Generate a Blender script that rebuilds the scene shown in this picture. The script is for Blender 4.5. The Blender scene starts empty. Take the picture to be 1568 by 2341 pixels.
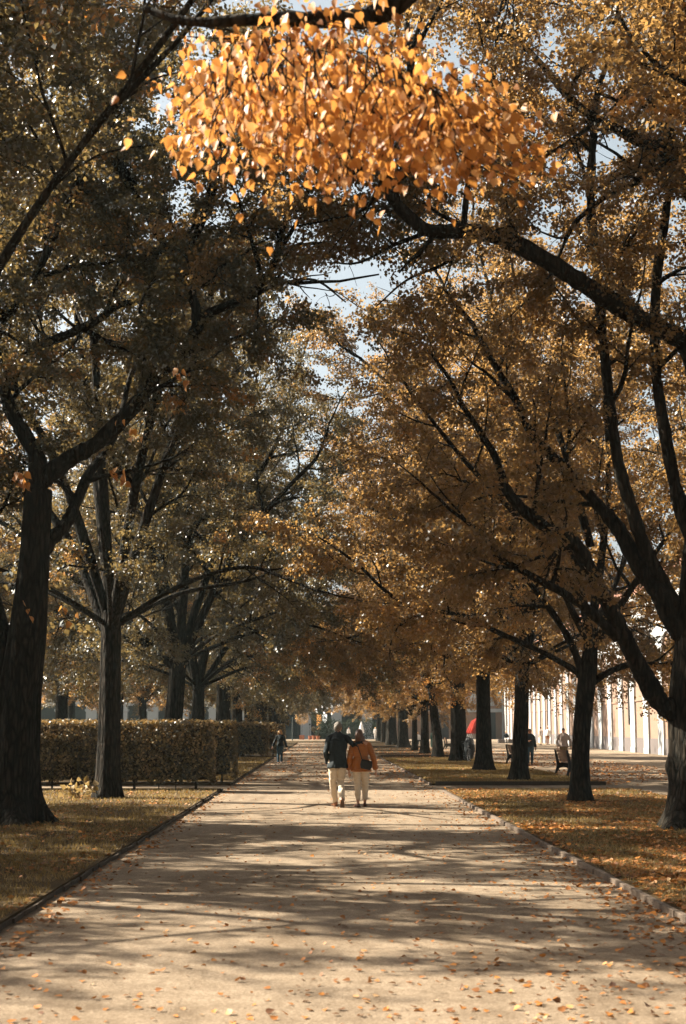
import bpy, bmesh, math, random
import numpy as np
from mathutils import Vector, Matrix, noise

# ------------------------------------------------------------------ camera
SC = bpy.context.scene
COL = SC.collection
CAMH = 1.72
FPX, CX, CY = 3250.0, 784.0, 1170.0           # photograph measured at 1568 x 2340
PITCH = math.atan(492 / FPX)
YAW = math.atan(47 / math.hypot(FPX, 492))
cam = bpy.data.cameras.new('camera')
cam.sensor_fit = 'VERTICAL'; cam.sensor_height = 36.0; cam.lens = 36.0 * FPX / 2340
cam.clip_start = 0.1; cam.clip_end = 3000
cam.dof.use_dof = True; cam.dof.focus_distance = 32.0; cam.dof.aperture_fstop = 3.2
cam_o = bpy.data.objects.new('camera', cam); COL.objects.link(cam_o)
cam_o.location = (0, 0, CAMH)
cam_o.rotation_euler = (math.pi / 2 + PITCH, 0, -YAW)
SC.camera = cam_o

# ------------------------------------------------------------------ light
SUN_EL, SUN_AZ = 38.0, 19.0       # azimuth: degrees beyond "straight from the left"
w = bpy.data.worlds.new('World'); SC.world = w; w.use_nodes = True
nt = w.node_tree; bg = nt.nodes['Background']
sky = nt.nodes.new('ShaderNodeTexSky'); sky.sky_type = 'NISHITA'; sky.sun_disc = False
sdir = Vector((-math.cos(math.radians(SUN_AZ)), math.sin(math.radians(SUN_AZ)), math.tan(math.radians(SUN_EL)))).normalized()
sky.sun_elevation = math.radians(SUN_EL)
sky.sun_rotation = math.atan2(sdir.x, sdir.y)
sky.air_density = 1.0; sky.dust_density = 4.0; sky.ozone_density = 1.0
hs = nt.nodes.new('ShaderNodeHueSaturation'); hs.inputs['Saturation'].default_value = 0.4; hs.inputs['Hue'].default_value = 0.465
nt.links.new(sky.outputs[0], hs.inputs['Color']); nt.links.new(hs.outputs[0], bg.inputs[0]); bg.inputs[1].default_value = 0.056
sun = bpy.data.lights.new('sun', 'SUN'); sun.energy = 5.0; sun.angle = math.radians(0.55); sun.color = (1.0, 0.925, 0.78)
sun_o = bpy.data.objects.new('sun', sun); COL.objects.link(sun_o)
sun_o.rotation_euler = sdir.to_track_quat('Z', 'Y').to_euler()
SC.view_settings.view_transform = 'Standard'; SC.view_settings.look = 'None'
SC.view_settings.exposure = 1.95; SC.view_settings.gamma = 1.0
SC.cycles.max_bounces = 6; SC.cycles.transparent_max_bounces = 4
SC.cycles.diffuse_bounces = 3; SC.cycles.transmission_bounces = 3; SC.cycles.glossy_bounces = 2
SC.cycles.use_denoising = True
SC.cycles.sample_clamp_indirect = 6.0

# ------------------------------------------------------------------ helpers
def ray(px, py):
    r, u, f = px - CX, CY - py, FPX
    F = f * math.cos(PITCH) - u * math.sin(PITCH); U = f * math.sin(PITCH) + u * math.cos(PITCH)
    return Vector((r * math.cos(YAW) + F * math.sin(YAW), -r * math.sin(YAW) + F * math.cos(YAW), U))
def P(px, py, d):
    v = ray(px, py); return v * (d / v.y) + Vector((0, 0, CAMH))
def G(px, py):
    v = ray(px, py); return v * (-CAMH / v.z) + Vector((0, 0, CAMH))
def tag(o, label=None, cat=None, group=None, kind=None):
    if label: o['label'] = label
    if cat: o['category'] = cat
    if group: o['group'] = group
    if kind: o['kind'] = kind
    return o
def empty(name, loc, rz=0.0, label=None, cat=None, group=None):
    o = bpy.data.objects.new(name, None); COL.objects.link(o)
    o.empty_display_size = 0.2
    o.location = loc; o.rotation_euler = (0, 0, rz)
    return tag(o, label, cat, group)
def link(name, me, parent=None, mat=None):
    o = bpy.data.objects.new(name, me); COL.objects.link(o)
    if mat: me.materials.append(mat)
    if parent: o.parent = parent
    return o
def copy_tree(o, parent=None):
    c = o.copy(); COL.objects.link(c)
    if parent: c.parent = parent
    for ch in list(o.children): copy_tree(ch, c)
    return c
def np_mesh(name, verts, faces, attr=None, smooth=True):
    """verts Nx3; faces list of int arrays (M x k), attr: per-face float"""
    me = bpy.data.meshes.new(name)
    verts = np.asarray(verts, np.float32)
    fl = [np.asarray(f, np.int32) for f in faces if len(f)]
    idx = np.concatenate([f.ravel() for f in fl]); tot = np.concatenate([np.full(len(f), f.shape[1], np.int32) for f in fl])
    st = np.concatenate([[0], np.cumsum(tot)[:-1]]).astype(np.int32)
    me.vertices.add(len(verts)); me.vertices.foreach_set('co', verts.ravel())
    me.loops.add(len(idx)); me.loops.foreach_set('vertex_index', idx)
    me.polygons.add(len(tot)); me.polygons.foreach_set('loop_start', st); me.polygons.foreach_set('loop_total', tot)
    if smooth: me.polygons.foreach_set('use_smooth', np.ones(len(tot), bool))
    me.update(calc_edges=True)
    if attr is not None:
        a = me.attributes.new('v', 'FLOAT', 'FACE'); a.data.foreach_set('value', np.asarray(attr, np.float32))
    return me

class MB:
    """collects boxes, prisms, tubes into one mesh"""
    def __init__(s): s.bm = bmesh.new()
    def box(s, c, size, rz=0.0, M=None):
        m = Matrix.Translation(Vector(c)) @ Matrix.Rotation(rz, 4, 'Z')
        if M is not None: m = M @ m
        r = bmesh.ops.create_cube(s.bm, size=1.0, matrix=m @ Matrix.Diagonal((size[0], size[1], size[2], 1)))
        return s
    def prism(s, pts, y0, y1, M=None, axis='y'):
        """polygon in xz extruded along y (axis y) / polygon in xy extruded along z / yz along x"""
        def mk(a, b, t):
            v = {'y': (a, t, b), 'z': (a, b, t), 'x': (t, a, b)}[axis]
            v = Vector(v); return M @ v if M is not None else v
        A = [s.bm.verts.new(mk(a, b, y0)) for a, b in pts]; B = [s.bm.verts.new(mk(a, b, y1)) for a, b in pts]
        n = len(pts)
        try:
            s.bm.faces.new(A); s.bm.faces.new(B[::-1])
        except ValueError: pass
        for i in range(n): s.bm.faces.new((A[i], B[i], B[(i + 1) % n], A[(i + 1) % n]))
        return s
    def tube(s, pts, rad, sides=8, ry=None, ref=(1, 0, 0), cap=True):
        pts = [Vector(p) for p in pts]; n = len(pts)
        if not hasattr(rad, '__len__'): rad = [rad] * n
        if ry is None: ry = rad
        rings = []
        for i, p in enumerate(pts):
            t = (pts[min(i + 1, n - 1)] - pts[max(i - 1, 0)]).normalized()
            u = Vector(ref) - t * t.dot(Vector(ref))
            if u.length < 1e-3: u = Vector((0, 1, 0)) - t * t.y
            u.normalize(); v = t.cross(u)
            rings.append([s.bm.verts.new(p + u * (rad[i] * math.cos(2 * math.pi * k / sides)) + v * (ry[i] * math.sin(2 * math.pi * k / sides))) for k in range(sides)])
        for a, b in zip(rings, rings[1:]):
            for k in range(sides): s.bm.faces.new((a[k], a[(k + 1) % sides], b[(k + 1) % sides], b[k]))
        if cap: s.bm.faces.new(rings[0][::-1]); s.bm.faces.new(rings[-1])
        return s
    def ball(s, c, r, sub=2):
        if not hasattr(r, '__len__'): r = (r, r, r)
        bmesh.ops.create_icosphere(s.bm, subdivisions=sub, radius=1.0, matrix=Matrix.Translation(Vector(c)) @ Matrix.Diagonal((r[0], r[1], r[2], 1)))
        return s
    def torus(s, c, R, r, axis='x', n=28, m=8):
        pts = []
        rings = []
        for i in range(n):
            a = 2 * math.pi * i / n; ring = []
            for k in range(m):
                b = 2 * math.pi * k / m; q = R + r * math.cos(b)
                l = (r * math.sin(b), q * math.cos(a), q * math.sin(a))
                if axis == 'y': l = (l[1], l[0], l[2])
                if axis == 'z': l = (l[1], l[2], l[0])
                ring.append(s.bm.verts.new(Vector(c) + Vector(l)))
            rings.append(ring)
        for i in range(n):
            a, b = rings[i], rings[(i + 1) % n]
            for k in range(m): s.bm.faces.new((a[k], a[(k + 1) % m], b[(k + 1) % m], b[k]))
        return s
    def build(s, name, mat, parent=None, bevel=0.0, smooth=False):
        if bevel: bmesh.ops.bevel(s.bm, geom=s.bm.edges[:], offset=bevel, segments=2, affect='EDGES', profile=0.6)
        bmesh.ops.recalc_face_normals(s.bm, faces=s.bm.faces[:])
        me = bpy.data.meshes.new(name); s.bm.to_mesh(me); s.bm.free()
        if smooth:
            me.polygons.foreach_set('use_smooth', np.ones(len(me.polygons), bool))
        return link(name, me, parent, mat)

# ------------------------------------------------------------------ materials
def new_mat(name):
    m = bpy.data.materials.new(name); m.use_nodes = True
    n = m.node_tree; b = n.nodes['Principled BSDF']; return m, n, b
def ramp(n, stops):
    r = n.nodes.new('ShaderNodeValToRGB'); e = r.color_ramp.elements
    while len(e) < len(stops): e.new(0.5)
    for k, (p, c) in enumerate(stops): e[k].position = p; e[k].color = (*c, 1)
    return r
def tex(n, scale, detail=4, rough=0.6, vec=None, dist=0.0):
    t = n.nodes.new('ShaderNodeTexNoise'); t.inputs['Scale'].default_value = scale
    t.inputs['Detail'].default_value = detail; t.inputs['Roughness'].default_value = rough
    t.inputs['Distortion'].default_value = dist
    if vec is not None: n.links.new(vec, t.inputs['Vector'])
    return t
def coords(n, scale=(1, 1, 1), kind='Object'):
    c = n.nodes.new('ShaderNodeTexCoord'); m = n.nodes.new('ShaderNodeMapping')
    m.inputs['Scale'].default_value = scale; n.links.new(c.outputs[kind], m.inputs[0]); return m.outputs[0]
def bump(n, b, h, strength, dist=0.02, prev=None):
    k = n.nodes.new('ShaderNodeBump'); k.inputs['Strength'].default_value = strength; k.inputs['Distance'].default_value = dist
    n.links.new(h, k.inputs['Height'])
    if prev is not None: n.links.new(prev, k.inputs['Normal'])
    n.links.new(k.outputs[0], b.inputs['Normal']); return k.outputs[0]
def mix(n, f, a, bb, mode='MIX'):
    m = n.nodes.new('ShaderNodeMix'); m.data_type = 'RGBA'; m.blend_type = mode
    for s_, v in ((m.inputs[0], f), (m.inputs[6], a), (m.inputs[7], bb)):
        if isinstance(v, bpy.types.NodeSocket): n.links.new(v, s_)
        elif hasattr(v, '__len__'): s_.default_value = (*v, 1)
        else: s_.default_value = v
    return m.outputs[2]
def simple(name, c1, c2=None, scale=6.0, rough=0.7, bmp=0.0, spec=0.3, vscale=(1, 1, 1), metal=0.0, detail=5):
    m, n, b = new_mat(name); c2 = c2 or tuple(x * 0.75 for x in c1)
    t = tex(n, scale, detail, 0.6, coords(n, vscale)); r = ramp(n, [(0.3, c2), (0.7, c1)])
    n.links.new(t.outputs[0], r.inputs[0]); n.links.new(r.outputs[0], b.inputs['Base Color'])
    b.inputs['Roughness'].default_value = rough; b.inputs['Specular IOR Level'].default_value = spec; b.inputs['Metallic'].default_value = metal
    if bmp: bump(n, b, t.outputs[0], bmp)
    return m
def leaf_mat(name, stops, trans=(0.55, 0.24, 0.05), tf=0.42, rough=0.45, spec=0.35, big=0.5, objvar=0.0):
    m, n, b = new_mat(name)
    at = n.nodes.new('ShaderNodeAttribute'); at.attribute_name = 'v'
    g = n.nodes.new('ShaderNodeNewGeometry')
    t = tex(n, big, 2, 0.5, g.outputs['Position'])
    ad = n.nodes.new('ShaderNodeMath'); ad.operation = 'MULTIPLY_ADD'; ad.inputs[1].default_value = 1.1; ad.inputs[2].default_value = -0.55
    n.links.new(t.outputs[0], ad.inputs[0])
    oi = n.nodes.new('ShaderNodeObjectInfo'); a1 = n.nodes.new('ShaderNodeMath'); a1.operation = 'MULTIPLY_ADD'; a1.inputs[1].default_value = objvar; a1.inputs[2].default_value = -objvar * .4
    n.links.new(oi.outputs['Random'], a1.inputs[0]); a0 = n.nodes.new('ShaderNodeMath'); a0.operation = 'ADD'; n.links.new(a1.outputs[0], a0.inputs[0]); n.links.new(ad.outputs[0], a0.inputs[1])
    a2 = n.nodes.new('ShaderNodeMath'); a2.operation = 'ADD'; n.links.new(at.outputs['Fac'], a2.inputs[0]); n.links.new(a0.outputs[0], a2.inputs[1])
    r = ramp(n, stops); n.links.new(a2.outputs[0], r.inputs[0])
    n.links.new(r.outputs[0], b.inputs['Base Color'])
    b.inputs['Roughness'].default_value = rough; b.inputs['Specular IOR Level'].default_value = spec
    tr = n.nodes.new('ShaderNodeBsdfTranslucent')
    tc = mix(n, 0.6, r.outputs[0], trans); n.links.new(tc, tr.inputs['Color'])
    ms = n.nodes.new('ShaderNodeMixShader'); ms.inputs[0].default_value = tf
    n.links.new(b.outputs[0], ms.inputs[1]); n.links.new(tr.outputs[0], ms.inputs[2])
    n.links.new(ms.outputs[0], n.nodes['Material Output'].inputs['Surface'])
    return m

def bark_mat(name, dark, light):
    m, n, b = new_mat(name)
    v = coords(n, (1, 1, 0.16)); t = tex(n, 16, 8, 0.62, v, 0.6)
    vo = n.nodes.new('ShaderNodeTexVoronoi'); vo.feature = 'DISTANCE_TO_EDGE'; vo.inputs['Scale'].default_value = 15
    v2 = coords(n, (1, 1, 0.22)); wn = tex(n, 3, 3, 0.5, v2); mx = mix(n, 0.13, v2, wn.outputs[1]); n.links.new(mx, vo.inputs['Vector'])
    r = ramp(n, [(0.25, dark), (0.75, light)]); n.links.new(t.outputs[0], r.inputs[0])
    rv = ramp(n, [(0.0, (0.35, 0.35, 0.35)), (0.25, (1, 1, 1))]); n.links.new(vo.outputs['Distance'], rv.inputs[0])
    c = mix(n, 1.0, r.outputs[0], rv.outputs[0], 'MULTIPLY'); n.links.new(c, b.inputs['Base Color'])
    b.inputs['Roughness'].default_value = 0.9; b.inputs['Specular IOR Level'].default_value = 0.06
    nb = bump(n, b, t.outputs[0], 0.8, 0.04); bump(n, b, vo.outputs['Distance'], 0.9, 0.05, nb)
    return m

def ground_mat(name, c1, c2, c3, bmp=0.5, tracks=False):
    m, n, b = new_mat(name); v = coords(n)
    big = tex(n, 0.35, 4, 0.6, v); mid = tex(n, 4.5, 4, 0.6, v); fine = tex(n, 85, 3, 0.7, v)
    r1 = ramp(n, [(0.3, c2), (0.7, c1)]); n.links.new(big.outputs[0], r1.inputs[0])
    r2 = ramp(n, [(0.35, (0.82, 0.8, 0.78)), (0.65, (1.08, 1.08, 1.08))]); n.links.new(mid.outputs[0], r2.inputs[0])
    r3 = ramp(n, [(0.3, (0.6, 0.58, 0.56)), (0.55, (1, 1, 1)), (0.75, (1.25, 1.25, 1.25))]); n.links.new(fine.outputs[0], r3.inputs[0])
    c = mix(n, 1.0, r1.outputs[0], r2.outputs[0], 'MULTIPLY'); c = mix(n, 1.0, c, r3.outputs[0], 'MULTIPLY')
    if tracks:
        tv = tex(n, 2.2, 5, 0.65, coords(n, (1, 0.12, 1))); rt = ramp(n, [(0.36, (0.78, 0.76, 0.74)), (0.5, (1, 1, 1)), (0.66, (1.10, 1.10, 1.10))]); n.links.new(tv.outputs[0], rt.inputs[0])
        c = mix(n, 1.0, c, rt.outputs[0], 'MULTIPLY')
        gr = n.nodes.new('ShaderNodeTexVoronoi'); gr.inputs['Scale'].default_value = 38; n.links.new(v, gr.inputs['Vector'])
        rg = ramp(n, [(0.0, (1.18, 1.16, 1.14)), (0.35, (1, 1, 1)), (0.7, (0.80, 0.78, 0.76))]); n.links.new(gr.outputs['Distance'], rg.inputs[0]); c = mix(n, 1.0, c, rg.outputs[0], 'MULTIPLY')
    n.links.new(c, b.inputs['Base Color']); b.inputs['Roughness'].default_value = 0.95; b.inputs['Specular IOR Level'].default_value = 0.1
    nb = bump(n, b, fine.outputs[0], bmp, 0.012); bump(n, b, mid.outputs[0], 0.35, 0.03, nb)
    return m

M = {}
M['gravel'] = ground_mat('gravel', (0.325, 0.256, 0.184), (0.240, 0.182, 0.124), None, 0.8, True)
M['grass_soil'] = ground_mat('grass_soil', (0.10, 0.066, 0.03), (0.06, 0.04, 0.02), None, 0.8)
M['stone_kerb'] = simple('stone_kerb', (0.16, 0.118, 0.085), (0.09, 0.066, 0.048), 9, 0.9, 0.4)
M['edging'] = simple('edging', (0.075, 0.054, 0.036), (0.04, 0.029, 0.02), 12, 0.9, 0.4)
M['bark'] = bark_mat('bark', (0.008, 0.012, 0.0115), (0.060, 0.045, 0.032))
M['bark_pale'] = bark_mat('bark_pale', (0.018, 0.019, 0.016), (0.14, 0.10, 0.072))
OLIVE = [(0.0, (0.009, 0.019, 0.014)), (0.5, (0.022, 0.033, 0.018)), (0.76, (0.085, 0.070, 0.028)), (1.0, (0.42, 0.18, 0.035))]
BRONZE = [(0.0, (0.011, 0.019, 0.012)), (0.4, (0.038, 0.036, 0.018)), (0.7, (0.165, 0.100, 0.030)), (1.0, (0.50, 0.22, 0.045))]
GOLD = [(0.0, (0.16, 0.065, 0.018)), (0.35, (0.40, 0.17, 0.04)), (0.7, (0.54, 0.26, 0.065)), (1.0, (0.68, 0.44, 0.22))]
FALL = [(0.0, (0.07, 0.03, 0.014)), (0.4, (0.28, 0.105, 0.025)), (0.8, (0.46, 0.18, 0.035)), (1.0, (0.46, 0.29, 0.15))]
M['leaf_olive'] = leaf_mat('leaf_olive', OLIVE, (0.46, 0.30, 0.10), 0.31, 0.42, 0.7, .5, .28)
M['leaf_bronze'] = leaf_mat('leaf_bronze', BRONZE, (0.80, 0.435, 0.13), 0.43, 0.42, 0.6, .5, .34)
M['leaf_gold'] = leaf_mat('leaf_gold', GOLD, (0.85, 0.36, 0.08), 0.38, 0.5, 0.3, 0.9)
M['leaf_fallen'] = leaf_mat('leaf_fallen', FALL, (0.5, 0.2, 0.04), 0.12, 0.6, 0.3, 0.8)
M['leaf_hedge'] = leaf_mat('leaf_hedge', [(0.0, (0.015, 0.018, 0.010)), (0.45, (0.080, 0.073, 0.030)), (0.75, (0.26, 0.19, 0.075)), (1.0, (0.45, 0.30, 0.14))], (0.45, 0.24, 0.07), 0.32, .4, .6, 2.5)
M['leaf_dark'] = leaf_mat('leaf_dark', [(0.0, (0.010, 0.014, 0.010)), (1.0, (0.04, 0.05, 0.025))], (0.05, 0.06, 0.02), 0.2, .75, .15)
M['grass'] = leaf_mat('grass', [(0.0, (0.09, 0.062, 0.022)), (0.5, (0.22, 0.15, 0.062)), (1.0, (0.46, 0.34, 0.19))], (0.42, 0.27, 0.07), 0.35, 0.6, 0.2, 0.7)

# ------------------------------------------------------------------ trees
def unit(v): return v / (np.linalg.norm(v) + 1e-9)
def catmull(pts, n):
    pts = np.asarray(pts, float); out = []
    Q = np.vstack([2 * pts[0] - pts[1], pts, 2 * pts[-1] - pts[-2]])
    for i in range(1, len(Q) - 2):
        for t in np.linspace(0, 1, n, endpoint=False):
            a, b, c, d = Q[i - 1], Q[i], Q[i + 1], Q[i + 2]
            out.append(0.5 * (2 * b + (c - a) * t + (2 * a - 5 * b + 4 * c - d) * t * t + (3 * b - a - 3 * c + d) * t ** 3))
    out.append(Q[-2]); return np.array(out)

class Tree:
    def __init__(s, seed, twig_leaves=30, leaf=0.09, lod=1.0, keep=None):
        s.r = np.random.default_rng(seed); s.tw = []; s.V = []; s.F = []; s.nv = 0
        s.tl = twig_leaves; s.leaf = leaf; s.lod = lod; s.keep = keep; s.cut = False
    def tube(s, pts, rad, sides):
        pts = np.asarray(pts); n = len(pts)
        T = np.gradient(pts, axis=0); T /= np.linalg.norm(T, axis=1)[:, None] + 1e-9
        up = np.array([0.13, 0.31, 0.94]) if abs(T[:, 2]).mean() < 0.8 else np.array([1.0, 0.1, 0.05])
        U = np.cross(T, up); U /= np.linalg.norm(U, axis=1)[:, None] + 1e-9; W = np.cross(T, U)
        a = np.arange(sides) * 2 * math.pi / sides
        rad = np.asarray(rad, float)
        if rad.ndim == 1: rad = np.repeat(rad[:, None], sides, 1)
        ring = pts[:, None, :] + rad[:, :, None] * (np.cos(a)[None, :, None] * U[:, None, :] + np.sin(a)[None, :, None] * W[:, None, :])
        s.V.append(ring.reshape(-1, 3))
        i = np.arange(n - 1)[:, None] * sides; k = np.arange(sides)[None, :]; k2 = (k + 1) % sides
        f = np.stack([i + k, i + k2, i + sides + k2, i + sides + k], -1).reshape(-1, 4) + s.nv
        s.F.append(f); s.nv += n * sides
    def trunk(s, pts, rads, flare=1.0, knots=()):
        """fluted trunk with buttress roots; pts from the ground upward"""
        c = catmull(pts, 14); R = np.interp(np.linspace(0, 1, len(c)), np.linspace(0, 1, len(rads)), rads)
        sides = 48; a = np.arange(sides) * 2 * math.pi / sides
        rad = np.zeros((len(c), sides)); ph = s.r.uniform(0, 6.28, 6); z0 = c[0][2]
        for i, p in enumerate(c):
            h = p[2] - z0; e = math.exp(-max(h, 0) / 0.32)
            but = 0.5 + 0.5 * np.cos(5 * a + ph[0] + 0.6 * math.sin(h)) * 0.5 + 0.25 * np.cos(3 * a + ph[1])
            fl = 0.035 * np.cos(7 * a + ph[2] + h * 0.7) + 0.03 * np.cos(4 * a + ph[3] - h * 0.5) + 0.018 * np.cos(13 * a + ph[4] + h)
            fl = fl + 0.022 * np.array([noise.noise(Vector((math.cos(x) * 3, math.sin(x) * 3, h * 1.3 + ph[5]))) for x in a]) * 2
            rad[i] = R[i] * (1 + fl + flare * e * but)
            for (kh, ka, kr) in knots:
                rad[i] += kr * np.exp(-((h - kh) / 0.16) ** 2) * np.exp(-((np.angle(np.exp(1j * (a - ka)))) / 0.5) ** 2)
        s.tube(c, rad, sides)
        return c, R
    def limb(s, pts, r0, r1, n=6, sides=12, spawn=(0.25, 1.0), sp=0.62, L2=2.8, lev=2, jit=0.0):
        c = catmull(pts, n); m = len(c); R = np.linspace(r0, r1, m) * (1 + 0.08 * s.r.standard_normal(m))
        if s.keep is not None:
            ok = [s.keep(q) for q in c] if s.cut else [True] * m
            if not ok[-1]:
                e = max(3, next(i for i in range(m) if not all(ok[:i + 1]) or i == m - 1)); c = c[:e]; m = e; R = np.linspace(r0, 0.03, m)
        s.tube(c, R, sides)
        ln = np.concatenate([[0], np.cumsum(np.linalg.norm(np.diff(c, axis=0), axis=1))]); L = ln[-1]
        k = spawn[0] * L + 0.1; az = s.r.uniform(0, 6.28)
        while k < spawn[1] * L:
            i = min(int(np.searchsorted(ln, k)), m - 1); t = k / L
            d = unit(c[min(i + 1, m - 1)] - c[max(i - 1, 0)])
            s.branch(c[i], s.side(d, az, s.r.uniform(0.7, 1.15)), L2 * s.r.uniform(0.65, 1.15) * (1 - 0.3 * t), min(R[i] * 0.6, 0.05), lev)
            az += 2.4 + s.r.uniform(-0.4, 0.4); k += sp * s.r.uniform(0.7, 1.3)
        s.branch(c[-1], unit(c[-1] - c[-2]), L2 * 0.8, r1, lev)
    def side(s, d, az, ang):
        u = unit(np.cross(d, [0.2, 0.1, 0.97])); v = np.cross(d, u)
        return unit(d * math.cos(ang) + (u * math.cos(az) + v * math.sin(az)) * math.sin(ang))
    def branch(s, p, d, L, r, lev):
        if s.keep is not None and not s.keep(p): return
        if s.cut and lev < 4 and not s.keep(p + d * L * .75): return
        if lev >= 4:
            d = unit(d + np.array([0, 0, -0.25])); q = p + d * L
            if s.lod >= 0.9: s.tube(np.array([p, (p + q) / 2 + s.r.normal(0, 0.02, 3), q]), [r, r * 0.7, r * 0.35], 3)
            s.tw.append((p, q)); return
        n = {2: 6, 3: 4}.get(lev, 7); pts = [p]; trop = {1: 0.02, 2: 0.035, 3: -0.03}[lev]
        for i in range(n):
            d = unit(d + s.r.normal(0, 0.13, 3) + np.array([0, 0, trop])); pts.append(pts[-1] + d * L / n)
        pts = np.array(pts); R = np.linspace(r, r * 0.35, n + 1)
        s.tube(pts, R, {1: 9, 2: 6, 3: 4}[lev])
        sp = {1: 0.6, 2: 0.40, 3: 0.21}[lev] / s.lod; k = {1: 0.3, 2: 0.25, 3: 0.12}[lev] * L; az = s.r.uniform(0, 6.28)
        while k < L:
            t = k / L; i = min(int(t * n), n - 1); q = pts[i] + (pts[i + 1] - pts[i]) * (t * n - i)
            cl = {1: 2.8, 2: 1.25, 3: 0.5}[lev] * s.r.uniform(0.6, 1.2) * (1 - 0.35 * t)
            s.branch(q, s.side(d, az, s.r.uniform(0.6, 1.1)), cl, max(R[i] * 0.55, {1: .02, 2: .010, 3: .0045}[lev]), lev + 1)
            az += 2.4 + s.r.uniform(-0.5, 0.5); k += sp * s.r.uniform(0.7, 1.3)
        s.branch(pts[-1], d, {1: 1.8, 2: 0.9, 3: 0.45}[lev], R[-1], lev + 1)
    def crown_arrays(s):
        tw = np.array(s.tw); r = s.r; k = s.tl
        nz = np.array([noise.noise(Vector((a[0] * .55, a[1] * .55, a[2] * .8 + s.leaf * 100))) for a in tw[:, 1]]); tw = tw[nz + r.normal(0, .08, len(nz)) > -0.24] 
        n = len(tw) * k
        p0 = np.repeat(tw[:, 0], k, 0); p1 = np.repeat(tw[:, 1], k, 0)
        t = r.uniform(-0.1, 1.15, (n, 1)); dirs = p1 - p0; dirs /= np.linalg.norm(dirs, axis=1)[:, None] + 1e-9
        pos = p0 + (p1 - p0) * t + r.normal(0, 1, (n, 3)) * [0.10, 0.10, 0.055] + [0, 0, -0.04]
        out = dirs * 0.5 + r.normal(0, 0.6, (n, 3)) + [0, 0, -0.55]; out /= np.linalg.norm(out, axis=1)[:, None]
        nr = r.normal(0, 0.55, (n, 3)) + [0, 0, 0.9]
        nr -= out * (nr * out).sum(1)[:, None]; nr /= np.linalg.norm(nr, axis=1)[:, None] + 1e-9
        tv = np.repeat(r.normal(0.42, 0.17, len(tw)), k)
        return pos, out, nr, s.leaf * r.uniform(0.7, 1.25, n), np.clip(tv + r.normal(0, 0.13, n), 0, 1)
    def wood(s, name='trunk'):
        return np_mesh(name, np.vstack(s.V), [np.vstack(s.F)])

def leaves_mesh(name, pos, out, nr, size, val, heart=False):
    sd = np.cross(out, nr); n = len(pos); size = size[:, None]
    if not heart:
        sh = [(0, 0, 0), (0.42, 0.42, 0.10), (1.0, 0, 0.0), (0.42, -0.42, 0.10)]
        fi = np.array([[0, 1, 2, 3]])
    else:
        sh = [(0, 0, 0), (-0.06, 0.2, 0.03), (0.12, 0.44, 0.10), (0.45, 0.44, 0.10), (0.78, 0.2, 0.02), (1.12, 0.0, -0.06), (0.78, -0.2, 0.02), (0.45, -0.44, 0.10), (0.12, -0.44, 0.10), (-0.06, -0.2, 0.03), (0.45, 0, -0.02)]
        fi = None
    V = np.stack([pos + size * (a * out + b * sd + c * nr) for a, b, c in sh], 1).reshape(-1, 3); m = len(sh)
    base = (np.arange(n) * m)[:, None]
    if not heart: return np_mesh(name, V, [base + fi], val, smooth=False)
    q = [[0, 1, 2, 10], [10, 2, 3, 4], [0, 10, 8, 9], [10, 6, 7, 8]]; tq = [[10, 4, 5], [10, 5, 6]]
    Fq = np.concatenate([base + np.array([x]) for x in q]); Ft = np.concatenate([base + np.array([x]) for x in tq])
    return np_mesh(name, V, [Fq, Ft], np.concatenate([np.tile(val, 4), np.tile(val, 2)]), smooth=False)

def proj(p):
    v = cam_o.matrix_world.inverted() @ Vector(p); return CX + FPX * v.x / -v.z, CY - FPX * v.y / -v.z
# gaps between the crowns through which the sun reaches the ground (x0, x1, y0, y1)
LIT = [(-3.0, 3.6, 8.2, 10.3), (-3.0, -.6, 12.7, 14.1), (-1.6, 1.6, 14.1, 15.3), (.4, 2.8, 15.6, 17.0), (-1.2, 1.8, 19.2, 20.2), (1.0, 3.2, 24.4, 25.6), (-3, 3, 26.4, 28.8), (-1.4, 3.2, 11.1, 11.9), (-2.8, .2, 11.8, 12.4), (-2.4, .6, 17.6, 18.2), (-.5, 3.2, 21.6, 22.3), (-3, 3.2, 44.5, 48), (-3, 3.2, 50.5, 54),
       (-3, 4.0, 29.8, 32.8), (-3, 3.4, 33.2, 37.8), (-3, 3.4, 39.0, 40.2), (-8.5, -2.6, 32.0, 38.4), (3.2, 9, 36.2, 38.2), (3.2, 6.4, 23.5, 25.0), (5, 9, 28.5, 30), (4.8, 11.5, 4.6, 8.2), (-7, -3, 13.2, 14.8)]
def dapple(x, y): return y < 8 or y > 29 or noise.noise(Vector((x * .55, y * 2.0, 5.1))) > (.02 if y < 18 else -.12)
def sunlit(w_):
    w_ = np.asarray(w_); k = w_[:, 2] / sdir.z; sx = w_[:, 0] - sdir.x * k; sy = w_[:, 1] - sdir.y * k
    wob = np.array([noise.noise(Vector((a * .7, b * .7, 1.3))) for a, b in zip(sx, sy)])
    r = np.zeros(len(w_), bool)
    for a, b, c, d in LIT: r |= (sx > a) & (sx < b) & (sy + wob * .7 > c) & (sy + wob * .7 < d)
    return r & (np.array([dapple(a, b) for a, b in zip(sx, sy)]))
def hole(x, y, rr):
    return (((x - 815) / 150) ** 2 + ((y - 630) / 78) ** 2 < 1 and rr.random() < .84) or (((x - 560) / 150) ** 2 + ((y - 480) / 75) ** 2 < 1 and rr.random() < .5)
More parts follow.
